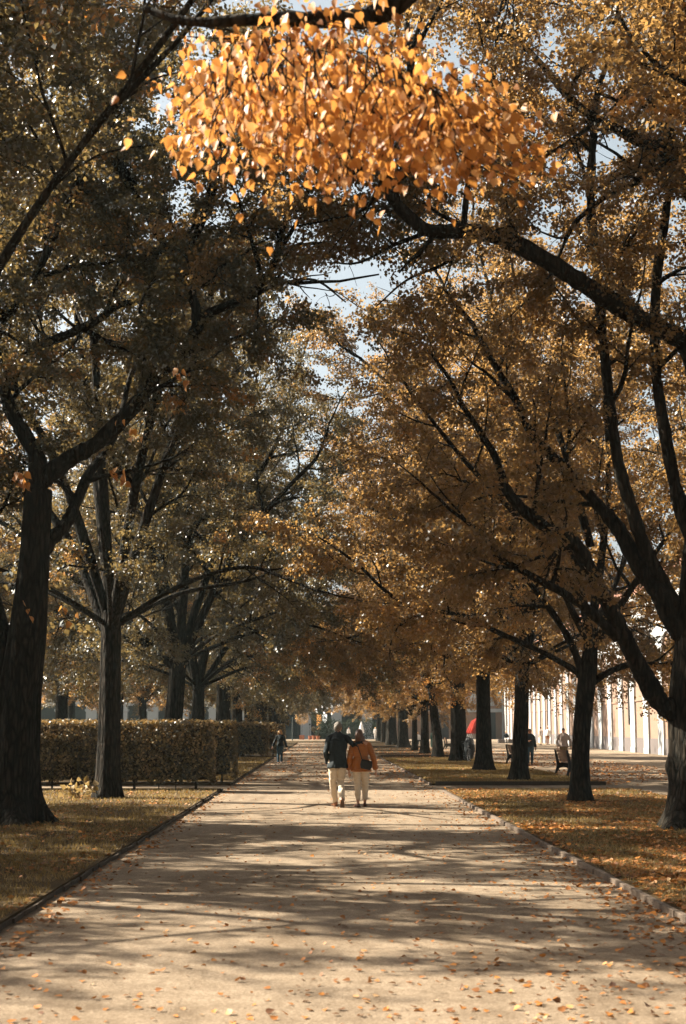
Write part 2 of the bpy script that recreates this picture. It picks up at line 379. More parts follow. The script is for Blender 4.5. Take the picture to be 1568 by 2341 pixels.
def airy(bx, by, other=None):
    rr = random.Random(int(bx * 7 + by))
    def f(p):
        if other is not None and not other(p): return False
        if p[1] + by > 30 and hole(*proj((p[0] + bx, p[1] + by, p[2])), rr): return False
        x, y, z = p[0] + bx, p[1] + by, p[2]; k = z / sdir.z; sx, sy = x - sdir.x * k, y - sdir.y * k
        sy += .7 * noise.noise(Vector((sx * .7, sy * .7, 1.3)))
        return not any(a < sx < b and c < sy < d for a, b, c, d in LIT) or not dapple(sx, sy) or rr.random() < .10
    return f
def open_gaps(T, loc, rz=0.0, sc=1.0, p=0.9):
    """thin out the twigs that would shade the sunlit patches"""
    tw = np.array(T.tw); mid = tw.mean(1) * sc; c, s_ = math.cos(rz), math.sin(rz)
    w_ = np.stack([mid[:, 0] * c - mid[:, 1] * s_ + loc[0], mid[:, 0] * s_ + mid[:, 1] * c + loc[1], mid[:, 2]], 1)
    k = ~(sunlit(w_) & (np.random.default_rng(1).uniform(0, 1, len(w_)) < p)); T.tw = [t for t, q in zip(T.tw, k) if q]
    return T
def generic(seed, H=15.5, fork=3.2, r=0.3, spread=1.0, leaf=0.1, tl=26, lod=1.0, nl=7, lean=(0, 0), keep=None, low=6, cut=False, lr=0.5):
    T = Tree(seed, tl, leaf, lod, keep); T.cut = keep is not None and cut; g = T.r
    top = np.array([lean[0], lean[1], fork + 0.8])
    T.trunk([(0, 0, -0.12), (lean[0] * 0.2, lean[1] * 0.2, 1.0), (lean[0] * 0.6, lean[1] * 0.6, fork * 0.7), top], [r * 1.12, r, r * 0.92, r * 0.85])
    az = g.uniform(0, 6.28)
    for i in range(nl):
        up = i / (nl - 1)                      # outer low limbs to inner high ones
        a = az + i * 2.4; rad = spread * (5.4 - 2.6 * up) * g.uniform(0.85, 1.15); hh = fork + (H - fork) * (0.42 + 0.5 * up) * g.uniform(0.9, 1.05)
        b = np.array([math.cos(a), math.sin(a), 0.0]); s0 = top + [0, 0, -0.7 + 0.6 * up]
        mid = s0 + b * rad * 0.38 + [0, 0, (hh - s0[2]) * 0.45]; m2 = s0 + b * rad * 0.75 + [0, 0, (hh - s0[2]) * 0.8]
        end = s0 + b * rad + [0, 0, hh - s0[2]]
        T.limb([s0, mid + g.normal(0, 0.2, 3), m2 + g.normal(0, 0.25, 3), end], r * lr, 0.05 if lr > .4 else .02, 5, 10, (0.22, 1.0), 0.55 / lod, 3.0)
    for i in range(low):                       # low drooping side limbs
        a = az + 1.1 + i * 6.283 / low; b = np.array([math.cos(a), math.sin(a), 0.0]); s0 = top + [0, 0, -0.4]
        T.limb([s0, s0 + b * 1.8 * spread + [0, 0, 0.9], s0 + b * 3.6 * spread + [0, 0, 1.3], s0 + b * 4.9 * spread + [0, 0, 0.9 + 0.8 * (i % 2)]], r * 0.26, 0.03, 5, 8, (0.3, 1.0), 0.55 / lod, 2.3)
    return T
def plant_tree(T, loc, label, mat, name='linden_tree', group=None, rz=0.0, bark='bark'):
    if loc[0] < -2 and loc[1] < 60: open_gaps(T, loc, rz)
    root = empty(name, loc, rz, label, 'tree', group)
    link('trunk', T.wood(), root, M[bark])
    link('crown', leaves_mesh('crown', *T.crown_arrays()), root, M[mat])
    return root
def rel(pts, base): return [np.array(P(x, y, d)) - base for x, y, d in pts]

# ------------------------------------------------------------------ setting
def sheet(name, x0, x1, y0, y1, z, mat, thick=None):
    if thick is None:
        me = bpy.data.meshes.new(name); me.from_pydata([(x0, y0, z), (x1, y0, z), (x1, y1, z), (x0, y1, z)], [], [(0, 1, 2, 3)]); o = link(name, me, None, mat)
    else: o = MB().box(((x0 + x1) / 2, (y0 + y1) / 2, z - thick / 2), (x1 - x0, y1 - y0, thick)).build(name, mat)
    return tag(o, kind='structure')
sheet('ground', -900, 900, -300, 1600, 0.0, M['gravel'])
XL, XR, XR2 = -2.76, 3.24, 8.45
def lawn(x0, x1, y0, y1, rc=1.0, corners=(1, 1, 1, 1), h=0.05):
    pts = []
    cs = [((x0 + rc, y0 + rc), math.pi, corners[0]), ((x1 - rc, y0 + rc), 1.5 * math.pi, corners[1]), ((x1 - rc, y1 - rc), 0, corners[2]), ((x0 + rc, y1 - rc), 0.5 * math.pi, corners[3])]
    for (c, a0, on), raw in zip(cs, [(x0, y0), (x1, y0), (x1, y1), (x0, y1)]):
        if not on: pts.append(raw); continue
        for k in range(7):
            a = a0 + k / 6 * math.pi / 2; pts.append((c[0] + rc * math.cos(a), c[1] + rc * math.sin(a)))
    o = MB().prism(pts, -0.05, h, axis='z').build('lawn', M['grass_soil']); return tag(o, kind='structure')
BLK = [(-6, 39.9), (43.3, 81.0), (84.3, 121.0), (124.3, 160.0)]
for i, (a, b) in enumerate(BLK):
    lawn(XR + 0.05, XR2, a, b, 1.6 if i == 0 else 0.6, (0, 0, 1, 1) if i == 0 else (0, 1, 1, 0))
    lawn(-60, XL, a, b, 0.3, (0, 0, 1, 0), 0.07)
    # stone kerb on the right, dark board edging along the cross paths
    kb = MB(); y = max(a, 4.0); rr = random.Random(i)
    while y < (b - 2.0 if i == 0 else b):
        L = rr.uniform(0.9, 1.15); kb.box((XR + rr.uniform(-0.008, 0.008), y + L / 2, 0.02), (0.065, L - 0.012, 0.085 + rr.uniform(-0.008, 0.01)), rr.uniform(-0.006, 0.006)); y += L
    o = kb.build('kerb', M['stone_kerb'], bevel=0.008); tag(o, kind='structure')
    if i:
        o = MB().box(((XR + XR2) / 2 + 0.1, a - 0.03, 0.05), (XR2 - XR - 0.1, 0.05, 0.14)).build('lawn_edge', M['edging']); tag(o, kind='structure')
    eb = MB(); y = max(a, 4.0)  # left lawn's soil step, its shade put into a dark strip
    while y < b:
        eb.box((XL + 0.02 + rr.uniform(-0.02, 0.02), y + 0.25, 0.03), (0.025, 0.52, 0.03 + rr.uniform(0, 0.03)), rr.uniform(-0.05, 0.05)); y += 0.5
    tag(eb.build('lawn_edge', M['edging']), kind='structure')
sheet('lawn', -60, 8.45, 163.5, 184, 0.05, M['grass_soil'], 0.1)

# ------------------------------------------------------------------ buildings
M['wall_white'] = simple('wall_white', (0.36, 0.37, 0.365), (0.33, 0.335, 0.33), 2.0, 0.85, 0.1)
M['wall_peach'] = simple('wall_peach', (0.24, 0.155, 0.11), (0.21, 0.135, 0.095), 1.2, 0.9, 0.1)
M['wall_grey'] = simple('wall_grey', (0.13, 0.108, 0.10), (0.11, 0.092, 0.084), 2.5, 0.9, 0.1)
M['pipe'] = simple('pipe', (0.05, 0.045, 0.04), None, 5, 0.5)
M['roof_tile'] = simple('roof_tile', (0.26, 0.12, 0.07), (0.18, 0.08, 0.05), 6, 0.85, 0.3)
M['inside_shade'] = simple('inside_shade', (0.045, 0.04, 0.038), (0.03, 0.028, 0.026), 3, 0.8)  # shade of the arcade interior put into a dark colour
M['dark_wood'] = simple('dark_wood', (0.075, 0.035, 0.02), (0.045, 0.022, 0.014), 5, 0.6, 0.1, 0.3, (1, 1, 6))
def glass(name, col, em=None, st=0.0):
    m, n, b = new_mat(name); b.inputs['Base Color'].default_value = (*col, 1); b.inputs['Roughness'].default_value = 0.08
    if em: b.inputs['Emission Color'].default_value = (*em, 1); b.inputs['Emission Strength'].default_value = st
    return m
M['glass'] = glass('glass', (0.03, 0.035, 0.04)); M['glass_lit'] = glass('glass_lit', (0.3, 0.15, 0.05), (1.0, 0.42, 0.10), 0.45)
M['bulb'] = glass('bulb', (0.9, 0.88, 0.8), (1.0, 0.95, 0.85), 0.45)

# long arcaded wall on the right: blind arches between white pilasters
W0, W1 = Vector((19.6, 50, 0)), Vector((27.9, 236, 0))
wang = math.atan2(W1.y - W0.y, W1.x - W0.x); WL = (W1 - W0).length
rb = empty('arcade_building', W0, wang, 'long pale building with white pilasters, blind arches and peach bays along the right promenade', 'building')
# local frame: x along the wall (away from camera), -y... the facade looks towards +y (the promenade)
PIT, PW, NB = 5.15, 1.75, 36
HS, HT = 5.9, 10.2
MB().box((WL / 2, -3.0, HT / 2), (WL, 6.0, HT)).build('wall', M['wall_peach'], rb)
MB().box((WL / 2, 0.006, 0.5), (WL - 0.02, 0.06, 1.0)).build('plinth', M['wall_grey'], rb)
MB().box((WL / 2, 0.03, 3.55), (WL - 0.02, 0.08, 0.12)).build('string_course', M['wall_peach'], rb)
MB().box((WL / 2, -2.9, HT + 0.2), (WL + 0.4, 6.9, 0.4)).build('cornice', M['wall_white'], rb)
MB().prism([(-6.4, HT + 0.4), (0.4, HT + 0.4), (-3.0, HT + 3.2)], 0, WL, axis='x').build('roof', M['roof_tile'], rb)
ph = 4.15
for i in range(NB - 1):
    xa = ph + i * PIT; xb = xa + PIT
    if xb > WL: break
    # one arch per bay, the spandrel above it
    pts = [(xa, HS)]; R_ = (PIT - PW) / 2; cx = (xa + xb) / 2
    pts = [(xa + PW / 2 - PW / 2, HS)] + [(xa + PW / 2, HS)] + [(cx - R_ * math.cos(k * math.pi / 12), HS + R_ * math.sin(k * math.pi / 12)) for k in range(1, 12)] + [(xb - PW / 2, HS), (xb, HS), (xb, HT), (xa, HT)]
    MB().prism(pts, 0.0, 0.13).build('arch', M['wall_white'], rb)
for i in range(NB):
    xa = ph + i * PIT
    if xa > WL - 1: break
    pl = MB().box((xa, 0.065, (HS - 0.003) / 2), (PW - 0.004, 0.134, HS - 0.003)).box((xa, 0.075, 0.18), (PW + 0.06, 0.17, 0.36)).build('pilaster', M['wall_white'], rb)
    if i % 5 == 4:
        MB().tube([(xa + 1.0, 0.16, 1.9), (xa + 1.0, 0.16, 9.0)], 0.09, 8).box((xa + 1.0, 0.12, 1.95), (.26, .2, .1)).build('drainpipe', M['pipe'], rb)

# end building: open arcade with white piers, cafe behind
eb = empty('cafe_building', (0, 214, 0), 0, 'white arcaded cafe building closing the far end of the avenue', 'building')
MB().box((-8, 5.5, 5.0), (104, 5, 10.0)).build('wall', M['inside_shade'], eb)
MB().box((-8, 0.7, 7.6), (104, 1.4, 5.4)).build('upper_wall', M['wall_white'], eb)
MB().box((-8, 0.0, 10.35), (105, 1.9, 0.3)).build('cornice', M['wall_white'], eb)
MB().prism([(-2.0, 10.5), (8.2, 10.5), (3.2, 14.0)], -60, 44, axis='x').build('roof', M['roof_tile'], eb)
x = -2.47 - 4.56 * 12
while x < 8:
    p = MB().box((x, 0.7, 2.46), (1.55, 1.2, 4.88)).box((x, 0.68, 4.25), (1.85, 1.42, 0.28)).box((x, 0.68, 4.05), (1.7, 1.3, 0.10)).box((x, 0.69, 0.3), (1.7, 1.35, 0.6)).build('pier', M['wall_white'], eb); x += 4.56
MB().box((26.0, 0.7, 2.45), (32, 1.3, 4.89)).build('pale_wall', M['wall_peach'], eb)
MB().box((26.0, 0.0, 4.2), (32, 0.3, 0.5)).build('string_course', M['wall_white'], eb)
for wx in (17.5, 24.5): MB().box((wx, -0.05, 1.95), (2.6, 0.12, 3.9)).build('doorway', M['inside_shade'], eb)  # flat dark boxes stand for the shaded openings
fr = MB(); 
for sx in (-0.85, 0, 0.85): fr.box((-.1 + sx, 2.95, 2.2), (0.14, 0.12, 4.4))
for zz in (1.3, 2.6, 3.7): fr.box((-.1, 2.9, zz), (2.2, 0.14, 0.14))
fr.build('window_frame', M['dark_wood'], eb)
for (sx, zz, mm) in ((-.43, 1.95, 'glass_lit'), (-.43, 3.15, 'glass_lit'), (.43, 3.15, 'bulb'), (.43, 1.95, 'glass'), (-.43, 0.65, 'glass'), (.43, 0.65, 'glass')):
    MB().box((-.1 + sx, 2.97, zz), (0.7, 0.05, 1.1)).build('window_pane', M[mm], eb)
for wx in (4.4, 8.9, -4.7, -9.2, -13.8): MB().box((wx, 2.9, 2.0), (1.8, 0.1, 3.2)).build('window_pane', M['glass'], eb)

# ------------------------------------------------------------------ hedges
def hedge(x0, x1, y0, th, h, n, leaf, label, seed, stems=True):
    r = np.random.default_rng(seed); root = empty('clipped_hedge', ((x0 + x1) / 2, y0 + th / 2, 0), 0, label, 'hedge')
    ox, oy = (x0 + x1) / 2, y0 + th / 2; z0 = 0.12
    L = x1 - x0
    MB().box((0, 0, (z0 + .2 + h - .12) / 2), (L - 0.4, th - 0.35, h - .12 - z0 - .2)).build('dark_core', M['edging'], root)  # solid dark box, the hedge's inner shade put into its colour
    def wob(a, c, s=1.1): return np.array([noise.noise(Vector((p * s, q * s, seed))) for p, q in zip(a, c)])
    parts = []
    nf = int(n * 0.66); a = r.uniform(-L / 2, L / 2, nf); c = z0 + (h - z0) * r.uniform(0, 1, nf) ** 0.95
    keepm = (c > z0 + 0.16 + 0.22 * wob(a, a * 0, 1.7)); a, c = a[keepm], c[keepm]
    parts.append((np.stack([a, -th / 2 + 0.06 * wob(a, c) + r.normal(0, .03, len(a)), c], 1), np.tile([0, -1, 0.25], (len(a), 1))))
    nt_ = int(n * 0.22); a = r.uniform(-L / 2, L / 2, nt_); c = r.uniform(-th / 2, th / 2, nt_)
    parts.append((np.stack([a, c, h + 0.05 * wob(a, c, 2) + r.normal(0, .03, nt_)], 1), np.tile([0, 0, 1.0], (nt_, 1))))
    ne = int(n * 0.12 * th / 1.2) + 200; a = r.uniform(-th / 2, th / 2, ne); c = z0 + (h - z0) * r.uniform(0.05, 1, ne)
    parts.append((np.stack([L / 2 + 0.05 * wob(a, c) + r.normal(0, .03, ne) - 0.10 * (c - z0) / h, a, c], 1), np.tile([1, 0, 0.25], (ne, 1))))
    pos = np.vstack([p for p, _ in parts]); nr = np.vstack([q for _, q in parts]) + r.normal(0, 0.55, (len(pos), 3)); nr /= np.linalg.norm(nr, axis=1)[:, None]
    out = r.normal(0, 1, (len(pos), 3)) + [0, 0, -0.3]; out -= nr * (out * nr).sum(1)[:, None]; out /= np.linalg.norm(out, axis=1)[:, None]
    pos -= out * leaf * .5
    link('foliage', leaves_mesh('hedge_leaves', pos, out, nr, leaf * r.uniform(.7, 1.25, len(pos)), np.clip(r.normal(.48, .26, len(pos)), 0, 1)), root, M['leaf_hedge'])
    x = -L / 2 + 0.3
    while x < L / 2 - 0.1:
        for q in range(int(r.integers(1, 4))):
            st = MB(); dx = r.uniform(-.1, .1); st.tube([(x + dx, r.uniform(-.1, .1), -0.03), (x + dx + r.uniform(-.04, .04), 0, .3), (x + dx + r.uniform(-.15, .15), r.uniform(-.15, .15), .75)], [.028 * r.uniform(.5, 1.2)] * 2 + [.012], 5).build('stem', M['edging'], root)
        x += r.uniform(0.3, 0.9)
hedge(-17, -2.95, 38.9, 1.0, 1.86, 30000, 0.075, 'long clipped beech hedge behind the left lawn, nearest of the hedges, cut square', 1)
hedge(-17, -2.62, 43.4, 1.1, 1.88, 22000, 0.08, 'clipped hedge across the cross path, its end showing darker behind the long hedge', 2)
hedge(-17, -3.0, 79.6, 1.2, 1.95, 16000, 0.10, 'hedge in the middle distance directly behind the blonde woman', 3)
hedge(-17, -2.72, 84.5, 1.2, 1.95, 12000, 0.10, 'hedge beyond the second cross path, a strip of its end visible', 4)
hedge(-17, -3.1, 119.5, 1.2, 1.95, 8000, 0.13, 'farthest clipped hedge on the left near the thin lamp post', 5)

# ------------------------------------------------------------------ people
M['skin'] = simple('skin', (0.50, 0.27, 0.17), (0.44, 0.23, 0.14), 8, 0.55, 0, 0.35)
M['skin_tan'] = simple('skin_tan', (0.42, 0.19, 0.10), (0.36, 0.15, 0.08), 8, 0.55, 0, 0.35)
M['jacket_dark'] = simple('jacket_dark', (0.012, 0.020, 0.022), (0.008, 0.012, 0.014), 14, 0.75, 0.15, 0.3)
M['trouser_cream'] = simple('trouser_cream', (0.62, 0.52, 0.40), (0.56, 0.46, 0.34), 18, 0.9, 0.15, 0.1)
M['puffer'] = simple('puffer', (0.36, 0.12, 0.018), (0.28, 0.09, 0.013), 10, 0.5, 0.1, 0.4)
M['hair_grey'] = simple('hair_grey', (0.26, 0.22, 0.18), (0.08, 0.065, 0.05), 40, 0.6, 0.6, 0.4)
M['hair_brown'] = simple('hair_brown', (0.13, 0.055, 0.02), (0.05, 0.022, 0.01), 30, 0.45, 0.5, 0.5, (1, 1, 0.12))
M['hair_blond'] = simple('hair_blond', (0.72, 0.42, 0.15), (0.5, 0.26, 0.08), 30, 0.5, 0.4, 0.5, (1, 1, 0.2))
M['hair_dark'] = simple('hair_dark', (0.03, 0.02, 0.015), None, 30, 0.5, 0.3)
M['leather_tan'] = simple('leather_tan', (0.26, 0.10, 0.035), (0.18, 0.065, 0.022), 12, 0.4, 0.1, 0.5)
M['leather_brown'] = simple('leather_brown', (0.13, 0.04, 0.018), (0.09, 0.028, 0.013), 12, 0.4, 0.1, 0.5)
M['sole'] = simple('sole', (0.12, 0.075, 0.05), (0.07, 0.045, 0.03), 30, 0.9, 0.3)
M['black'] = simple('black', (0.014, 0.014, 0.015), None, 10, 0.5)
M['denim'] = simple('denim', (0.05, 0.085, 0.11), (0.03, 0.055, 0.075), 16, 0.85, 0.15, 0.1)
M['grey_knit'] = simple('grey_knit', (0.33, 0.27, 0.23), (0.25, 0.20, 0.17), 25, 0.95, 0.3, 0.1)
M['khaki'] = simple('khaki', (0.20, 0.15, 0.08), (0.15, 0.11, 0.055), 14, 0.9, 0.15, 0.1)
M['white_cloth'] = simple('white_cloth', (0.75, 0.72, 0.68), (0.66, 0.62, 0.58), 10, 0.9, 0.1, 0.1)

def remesh(mb, name, mat, parent, vox, disp=None, smooth=2):
    bm = mb.bm; bmesh.ops.recalc_face_normals(bm, faces=bm.faces[:])
    me = bpy.data.meshes.new(name); bm.to_mesh(me); bm.free()
    o = bpy.data.objects.new(name, me); COL.objects.link(o)
    md = o.modifiers.new('r', 'REMESH'); md.mode = 'VOXEL'; md.voxel_size = vox
    ms = o.modifiers.new('s', 'SMOOTH'); ms.factor = 0.5; ms.iterations = smooth
    dg = bpy.context.evaluated_depsgraph_get(); m2 = bpy.data.meshes.new_from_object(o.evaluated_get(dg))
    bpy.data.objects.remove(o); bpy.data.meshes.remove(me); m2.name = name
    n = len(m2.vertices)
    if disp:
        co = np.zeros(n * 3, np.float32); m2.vertices.foreach_get('co', co); nn = np.zeros(n * 3, np.float32); m2.vertex_normals.foreach_get('vector', nn)
        co = co.reshape(-1, 3); nn = nn.reshape(-1, 3)
        d = np.array([disp(Vector(c)) for c in co], np.float32); co += nn * d[:, None]; m2.vertices.foreach_set('co', co.ravel())
    m2.polygons.foreach_set('use_smooth', np.ones(len(m2.polygons), bool)); m2.update(); m2.materials.clear()
    return link(name, m2, parent, mat)
def folds(amp, sx=9, sz=4, seed=0): return lambda c: amp * (noise.noise(Vector((c.x * sx + seed, c.y * sx, c.z * sz))) + 0.5 * noise.noise(Vector((c.x * sx * 2.3, c.y * sx * 2.3 + seed, c.z * sz * 2.6))))
V3 = Vector
def hand(mb, wrist, dirv, palm_n, s=1.0, curl=0.5, side=1):
    """palm, four unequal fingers, thumb from the side of the palm"""
    d = V3(dirv).normalized(); n = V3(palm_n); n = (n - d * n.dot(d)).normalized(); a = d.cross(n) * side
    mb.tube([wrist - d * .02 * s, wrist + d * .03 * s, wrist + d * .06 * s, wrist + d * .09 * s], [.022 * s, .030 * s, .038 * s, .036 * s], 10, [.018 * s, .016 * s, .015 * s, .012 * s], ref=a)
    for k, (off, L) in enumerate(((-.028, .072), (-.010, .082), (.009, .076), (.027, .060))):
        p = wrist + d * .085 * s + a * off * s; q = p; pts = [p - d * .02 * s]; dd = d.copy()
        for j in range(3):
            ang = curl * (0.35 + 0.35 * j); dd = (d * math.cos(ang) + n * math.sin(ang)).normalized(); q = q + dd * L * s / 3 * (1.15 - .15 * j); pts.append(q.copy())
        mb.tube(pts, [.0095 * s, .0092 * s, .0082 * s, .0065 * s], 7)
    t0 = wrist + d * .03 * s - a * .030 * s
    mb.tube([t0, t0 + d * .025 * s - a * .018 * s + n * .006 * s, t0 + d * .055 * s - a * .024 * s + n * .016 * s, t0 + d * .078 * s - a * .022 * s + n * .026 * s], [.012 * s, .0115 * s, .010 * s, .0075 * s], 7)

def person(loc, rz, label, H=1.75, fem=False, pose=None, vox=0.013, top='jacket_dark', legs='denim', hair='hair_dark', hairstyle='short', skin='skin', shoe='black', hem=0.50, group=None, slim=1.0, quilt=False, name='person', bare_ankle=False, sleeve=True, extra=None):
    """local frame: the person faces +y, x is their right"""
    root = empty(name, loc, rz, label, 'person', group)
    h = H; ps = dict(hipR=(.052, 0, .525), hipL=(-.052, 0, .525), kneeR=(.055, .01, .285), kneeL=(-.055, .01, .285), ankR=(.055, -.01, .048), ankL=(-.055, -.01, .048),
              shR=(.103, 0, .795), shL=(-.103, 0, .795), elR=(.145, -.015, .635), elL=(-.145, -.015, .635), wrR=(.15, .03, .49), wrL=(-.15, .03, .49),
              footR=(0.01, 1, 0), footL=(-0.01, 1, 0), neck=(0, -.005, .845), head=(0, .008, .928), headz=0.0, tilt=0.0, pelvis=(0, 0, .53), curl=0.5, handR=None, handL=None)
    if fem: ps.update(shR=(.094, 0, .79), shL=(-.094, 0, .79), elR=(.125, -.015, .635), elL=(-.125, -.015, .635), wrR=(.135, .03, .49), wrL=(-.135, .03, .49))
    if pose: ps.update(pose)
    J = {k: V3(v) * h for k, v in ps.items() if k not in ('headz', 'tilt', 'curl', 'handR', 'handL', 'footR', 'footL') and v is not None}
    u = h / 1.75 * slim
    hc = J['head']; hr = V3((.074, .095, .112)) * (h / 1.75)
    R3 = Matrix.Rotation(ps['headz'], 3, 'Z') @ Matrix.Rotation(ps['tilt'], 3, 'Y')
    def hp(x, y, z): return hc + R3 @ V3((x * hr.x, y * hr.y, z * hr.z))
    chest = (J['shR'] + J['shL']) / 2
    def torso(mb, g, lo=None):
        pv = J['pelvis']; rows = [(0.0, .158, .108), (.22, .145, .105), (.42, .142, .10), (.66, .158, .108), (.88, .160, .104), (1.02, .115, .08)]
        if fem: rows = [(0.0, .165, .115), (.22, .140, .10), (.45, .118, .09), (.66, .135, .105), (.86, .140, .095), (1.0, .115, .075)]
        pts, rx, ry = [], [], []
        for t, a, bq in rows:
            if lo is not None and t < lo: continue
            pts.append(pv.lerp(chest, t)); rx.append(a * u + g); ry.append(bq * u + g)
        if lo is not None and lo < 0:
            pts.insert(0, pv + (pv - chest) * (-lo)); rx.insert(0, (rows[0][1] + .01) * u + g * 1.3); ry.insert(0, (rows[0][2] + .005) * u + g * 1.3)
        mb.tube(pts, rx, 20, ry)
    def arm(mb, S, g, cut=1.0):
        a, e, w_ = J['sh' + S], J['el' + S], J['wr' + S]; q = e.lerp(w_, cut)
        mb.tube([a.lerp(e, -.06), a.lerp(e, .25), a.lerp(e, .7), e, e.lerp(q, .35), q], [.052 * u + g, .050 * u + g, .042 * u + g, .040 * u + g, .039 * u + g, (.027 if g < .005 else .034) * u + g], 12)
        mb.ball(a, (.052 * u + g, .050 * u + g, .048 * u + g))
        nk = J['neck']; mb.tube([nk + V3((0, -.01, .012)) * u, nk.lerp(a, .45) + V3((0, -.008, .004)) * u, a + V3((0, 0, .012)) * u], [.042 * u + g * .6, .046 * u + g * .8, .040 * u + g], 12)
    def leg(mb, S, g, c0=0.0, cut=1.0, hemw=0.0):
        a, k, n_ = J['hip' + S], J['knee' + S], J['ank' + S]; q = k.lerp(n_, cut)
        mb.tube([a + (a - k) * .12, a.lerp(k, .12), a.lerp(k, .5), k.lerp(a, .06), k.lerp(q, .3), k.lerp(q, .75), q], [.075 * u + g, .088 * u + g, .073 * u + g, .056 * u + g, .055 * u + g, (.042 + hemw * .7) * u + g, (.036 + hemw) * u + g], 14)
    # body: one continuous skin surface
    mb = MB(); torso(mb, -.012); arm(mb, 'R', -.006); arm(mb, 'L', -.006); leg(mb, 'R', -.008); leg(mb, 'L', -.008)
    mb.tube([J['neck'] - V3((0, 0, .05)) * u, J['neck'], hp(0, -.15, -.55)], [.065 * u, .054 * u, .052 * u], 14)
    mb.ball(hp(0, 0, .08), (hr.x, hr.y, hr.z * .9), 3)
    mb.tube([hp(0, .25, -.05), hp(0, .42, -.5), hp(0, .5, -.85)], [hr.x * .92, hr.x * .72, hr.x * .42], 14, [hr.y * .62, hr.y * .55, hr.y * .35])
    mb.tube([hp(0, .88, .12), hp(0, 1.02, -.1), hp(0, 1.12, -.24)], [.008 * u, .011 * u, .015 * u], 8)          # nose
    mb.tube([hp(-.3, .90, -.5), hp(0, .97, -.5), hp(.3, .90, -.5)], [.005 * u, .010 * u, .005 * u], 6)            # lips
    mb.tube([hp(-.5, .86, .2), hp(0, .98, .22), hp(.5, .86, .2)], [.008 * u, .011 * u, .008 * u], 6)               # brow
    for sx in (-1, 1): mb.ball(hp(sx * 1.0, -.05, -.05), (.012 * u, .020 * u, .032 * u))
    for S, sg in (('R', 1), ('L', -1)):
        hd = ps['hand' + S] or (J['wr' + S] - J['el' + S]).normalized() * .7 + V3((0, 0, -.5))
        hand(mb, J['wr' + S], hd, V3((-sg, .25, 0)), u, ps['curl'], sg)
        f = V3(ps['foot' + S]).normalized(); a = J['ank' + S]
        mb.tube([a - f * .03 * u, a + f * .06 * u - V3((0, 0, .03)) * u, a + f * .15 * u - V3((0, 0, .05)) * u], [.03 * u, .033 * u, .028 * u], 10)
    remesh(mb, 'body', M[skin], root, vox)
    # eyes
    for sx in (-1, 1): MB().ball(hp(sx * .38, .84, .08), .011 * u, 1).build('eye', M['black'], root, smooth=True)
    # trousers
    mb = MB(); leg(mb, 'R', .012, cut=.80 if bare_ankle else 1.0, hemw=.004); leg(mb, 'L', .012, cut=.80 if bare_ankle else 1.0, hemw=.004)
    pv = J['pelvis']; mb.tube([pv - V3((0, 0, .035)) * h, pv, pv + V3((0, 0, .05)) * h], [.120 * u, .165 * u + .006, .150 * u + .006], 18, [.10 * u, .118 * u, .108 * u])
    remesh(mb, 'trousers', M[legs], root, max(vox, .009), folds(.014, 7, 9, 3))
    # jacket
    mb = MB(); torso(mb, .028, lo=(hem - .53) / .285); 
    for S in 'RL': arm(mb, S, .014 if not quilt else .018, .96)
    mb.tube([J['neck'] - V3((0, 0, .09)) * u, J['neck'] - V3((0, 0, .03)) * u, J['neck'] + V3((0, 0, .02)) * u], [.13 * u, .105 * u, .076 * u], 14)
    if quilt:
        f = folds(.008, 7, 7, 5); dsp = lambda c: f(c) + .008 * abs(math.sin(c.z * math.pi / .040))
    else: dsp = folds(.02, 9, 3, 1)
    remesh(mb, 'jacket', M[top], root, max(vox * .8, .008), dsp)
    # shoes
    for S in 'RL':
        f = V3(ps['foot' + S]).normalized(); a = J['ank' + S]; sd = f.cross(V3((0, 0, 1))).normalized(); upn = sd.cross(f)
        heel = a - f * .055 * u; b0 = -.048 * h / 1.75 * 1.75 * upn
        sh = MB(); s_ = u
        sh.tube([heel + upn * -.045 * s_, heel + f * .03 * s_ - upn * .035 * s_, a + f * .07 * s_ - upn * .038 * s_, a + f * .14 * s_ - upn * .048 * s_, a + f * .195 * s_ - upn * .055 * s_], [.030 * s_, .036 * s_, .040 * s_, .044 * s_, .026 * s_], 12, [.034 * s_, .042 * s_, .036 * s_, .024 * s_, .014 * s_], ref=sd)
        if not bare_ankle: sh.tube([a - upn * .03 * s_ - f * .01 * s_, a + upn * .03 * s_ - f * .015 * s_], [.042 * s_, .040 * s_], 12)
        so = sh.build('shoe', M[shoe], root, smooth=True)
        q = MB(); pr = []
        for k in range(16):
            t = 2 * math.pi * k / 16; l = -math.cos(t); wd = math.sin(t); pr.append((l * .138 + .075, wd * (.044 if l > 0 else .036)))
        Mx = Matrix(((f.x, sd.x, upn.x, 0), (f.y, sd.y, upn.y, 0), (f.z, sd.z, upn.z, 0), (0, 0, 0, 1))); Mx.translation = a - upn * .078 * s_
        q.prism([(p * s_, w2 * s_) for p, w2 in pr], 0, .018 * s_, M=Mx, axis='z').build('sole', M['sole'], so)
    # hair
    mb = MB()
    if hairstyle == 'short':
        mb.ball(hp(0, -.10, .22), (hr.x * 1.10, hr.y * 1.06, hr.z * .90), 3); mb.ball(hp(0, -.55, -.15), (hr.x * .95, hr.y * .55, hr.z * .6), 2)
        hd = folds(.014, 55, 55, 2)
        # keep the face free
        remesh(mb, 'hair', M[hair], root, .009, hd, 1)
    elif hairstyle == 'cap':
        mb.ball(hp(0, -.08, .42), (hr.x * 1.08, hr.y * 1.05, hr.z * .66), 3); mb.tube([hp(0, .6, .35), hp(0, 1.35, .28)], [hr.x * .85, hr.x * .6], 12, [.012, .006])
        remesh(mb, 'cap', M['black'], root, .008)
    elif hairstyle == 'bald':
        mb.bm.free()
    else:
        L = {'long': -2.0, 'bob': -1.25}[hairstyle]
